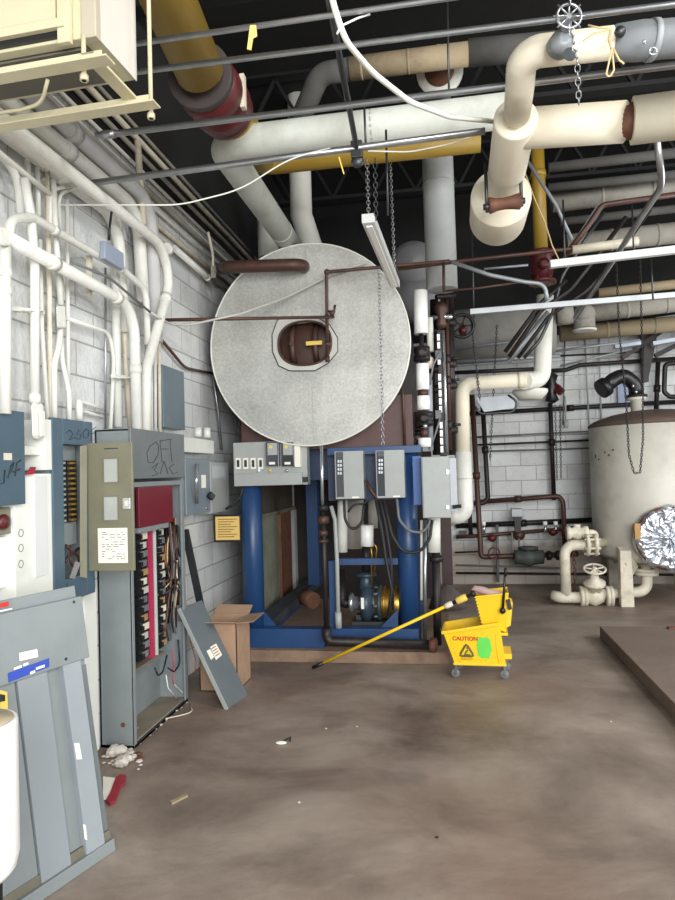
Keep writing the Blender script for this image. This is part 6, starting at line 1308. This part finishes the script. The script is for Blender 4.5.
# ================================================================== DEBRIS
def scrap(lab, px_, r, m, name='plaster_crumb', cat='debris', sc=(1, 1, .35), grp=None):
    c = ZP(*px_); mb = MB(); o_ = len(mb.v); mb.sphere((c.x, c.y, r * sc[2] * .9), r, sc, 8); mb.v = [p + V((random.uniform(-.15, .15) * r, random.uniform(-.15, .15) * r, random.uniform(0, .2) * r)) for p in mb.v]; zmin = min(p.z for p in mb.v); mb.v = [p - V((0, 0, zmin)) for p in mb.v]
    mb.sm = [False] * len(mb.sm); return mb.build(name, m, label=lab, cat=cat, group=grp)
random.seed(11)
GD = 'plaster crumbs by the cabinet foot'
for k in range(26):
    scrap('pale plaster crumb in the litter at the foot of the tall cabinet', (random.uniform(103, 141), random.uniform(749, 770)), random.uniform(.008, .03), DEB, grp=GD)
for k in range(7):
    scrap('larger plaster lump heaped against the foot of the tall cabinet', (random.uniform(106, 132), random.uniform(754, 768)), random.uniform(.035, .05), DEB, grp='plaster lumps by the cabinet foot', sc=(1, .8, .6))
for k in range(5):
    scrap('rusty brown flake among the plaster crumbs at the tall cabinet foot', (random.uniform(122, 141), random.uniform(752, 766)), random.uniform(.014, .024), RUST, name='rust_flake', grp='rust flakes by the cabinet foot')
for k in range(10):
    scrap('pale crumb along the open cabinet bottom edge on the floor', (random.uniform(140, 196), 0) if False else (140 + k * 5.2, 744 - k * 4.6 + random.uniform(-2, 2)), random.uniform(.006, .014), DEB, grp='crumbs along the cabinet bottom edge')
m = MB(); P = [(103, 777), (119, 779), (121, 783), (115, 791), (111, 792), (109, 799), (103, 800)]; m.prism([ZP(x, y, .012) for x, y in P], (0, 0, .004)); rg = thing('crumpled_tag', 'crumpled red and white tag on the floor by the leaning cover', 'paper', ZP(110, 790)); m.build('white_side', PAPER, rg)
m = MB(); P = [(116, 780), (121, 777), (126, 778), (125, 785), (120, 789), (118, 796), (115, 803), (110, 806), (106, 803), (110, 796)]; m.prism([ZP(x, y, .004) for x, y in P], (0, 0, .016)); m.build('red_side', RAGM, rg)
m = MB(); P = [(170, 803), (186, 795), (188, 797), (172, 805)]; m.prism([ZP(x, y, .001) for x, y in P], (0, 0, .010)); m.build('wood_sliver', TI, label='thin pale sliver lying on the floor near the leaning cover', cat='sliver')
rg = thing('wire_scrap', 'small white scrap with dark twist lying mid floor', 'scrap', ZP(282, 743))
m = MB(); c = ZP(281, 744); m.sphere(c + V((0, 0, .008)), .022, (1.6, 1, .35), 10); m.build('white_scrap', PAPER, rg)
m = MB(); m.tube([ZP(283, 741, .01), ZP(287, 739, .015), ZP(291, 737, .008), ZP(290, 741, .006)], .005, 6); m.build('dark_twist', BLK, rg)
for k, q in enumerate(((299, 803), (357, 727), (437, 838), (611, 722), (326, 729))):
    scrap(['tiny pale speck on the open floor, leftmost of the loose ones', 'tiny pale speck on the floor in front of the blue frame', 'tiny dark speck on the near floor at centre', 'tiny pale speck on floor left of the raised pad', 'tiny pale speck on floor near the white scrap'][k], q, .008, DEB if k != 2 else BLK, 'floor_speck')
# grating-like rubble under frame right side
m = MB(); m.lathe(YP(447, 597, 6.4) - V((0, 0, .1)), (0, 0, 1), [(.0, .0), (.18, .0), (.14, .12), (.05, .2), (0, .22)], 10); m.build('rubble_heap', mat('rubble', (90, 82, 78), .9, var=.3, bump=.6), label='grey heap of dusty lagging behind the mop handle', cat='rubble', kind=None)

# ================================================================== LIGHT
w = bpy.data.worlds.new('daylight'); SC.world = w; w.use_nodes = True
bg = w.node_tree.nodes['Background']; bg.inputs['Color'].default_value = (.86, .93, 1, 1); bg.inputs['Strength'].default_value = .75
def area(name, loc, tgt, sx, sy, e, col=(1, 1, 1)):
    l = bpy.data.lights.new(name, 'AREA'); l.shape = 'RECTANGLE'; l.size = sx; l.size_y = sy; l.energy = e; l.color = col
    ob = bpy.data.objects.new(name, l); COL.objects.link(ob); ob.location = loc; ob.rotation_euler = (V(tgt) - V(loc)).to_track_quat('-Z', 'Y').to_euler(); return ob
area('door_daylight', (2.2, -3.4, 2.5), (-.2, 6, 1.2), 4.4, 3.4, 660, (.98, .99, 1))
area('back_wall_fill', (4.7, 5.6, 2.4), (0, 6.2, 1.2), 3.0, 1.6, 120, (.95, .98, 1))  # added fill that brightens the back wall; no window is built
area('overhead_fill', (3.6, 1.2, 4.6), (-.6, 4.6, 1.4), 1.4, .5, 120, (1, .97, .92))  # added unseen fill from above; no lamp fixture stands there
SC.view_settings.view_transform = 'Standard'; SC.view_settings.look = 'None'; SC.view_settings.gamma = 1; SC.view_settings.use_curve_mapping = False
SC.view_settings.exposure = 0.15
for o_ in list(bpy.data.objects):
    if '_o' in o_.keys(): del o_['_o']
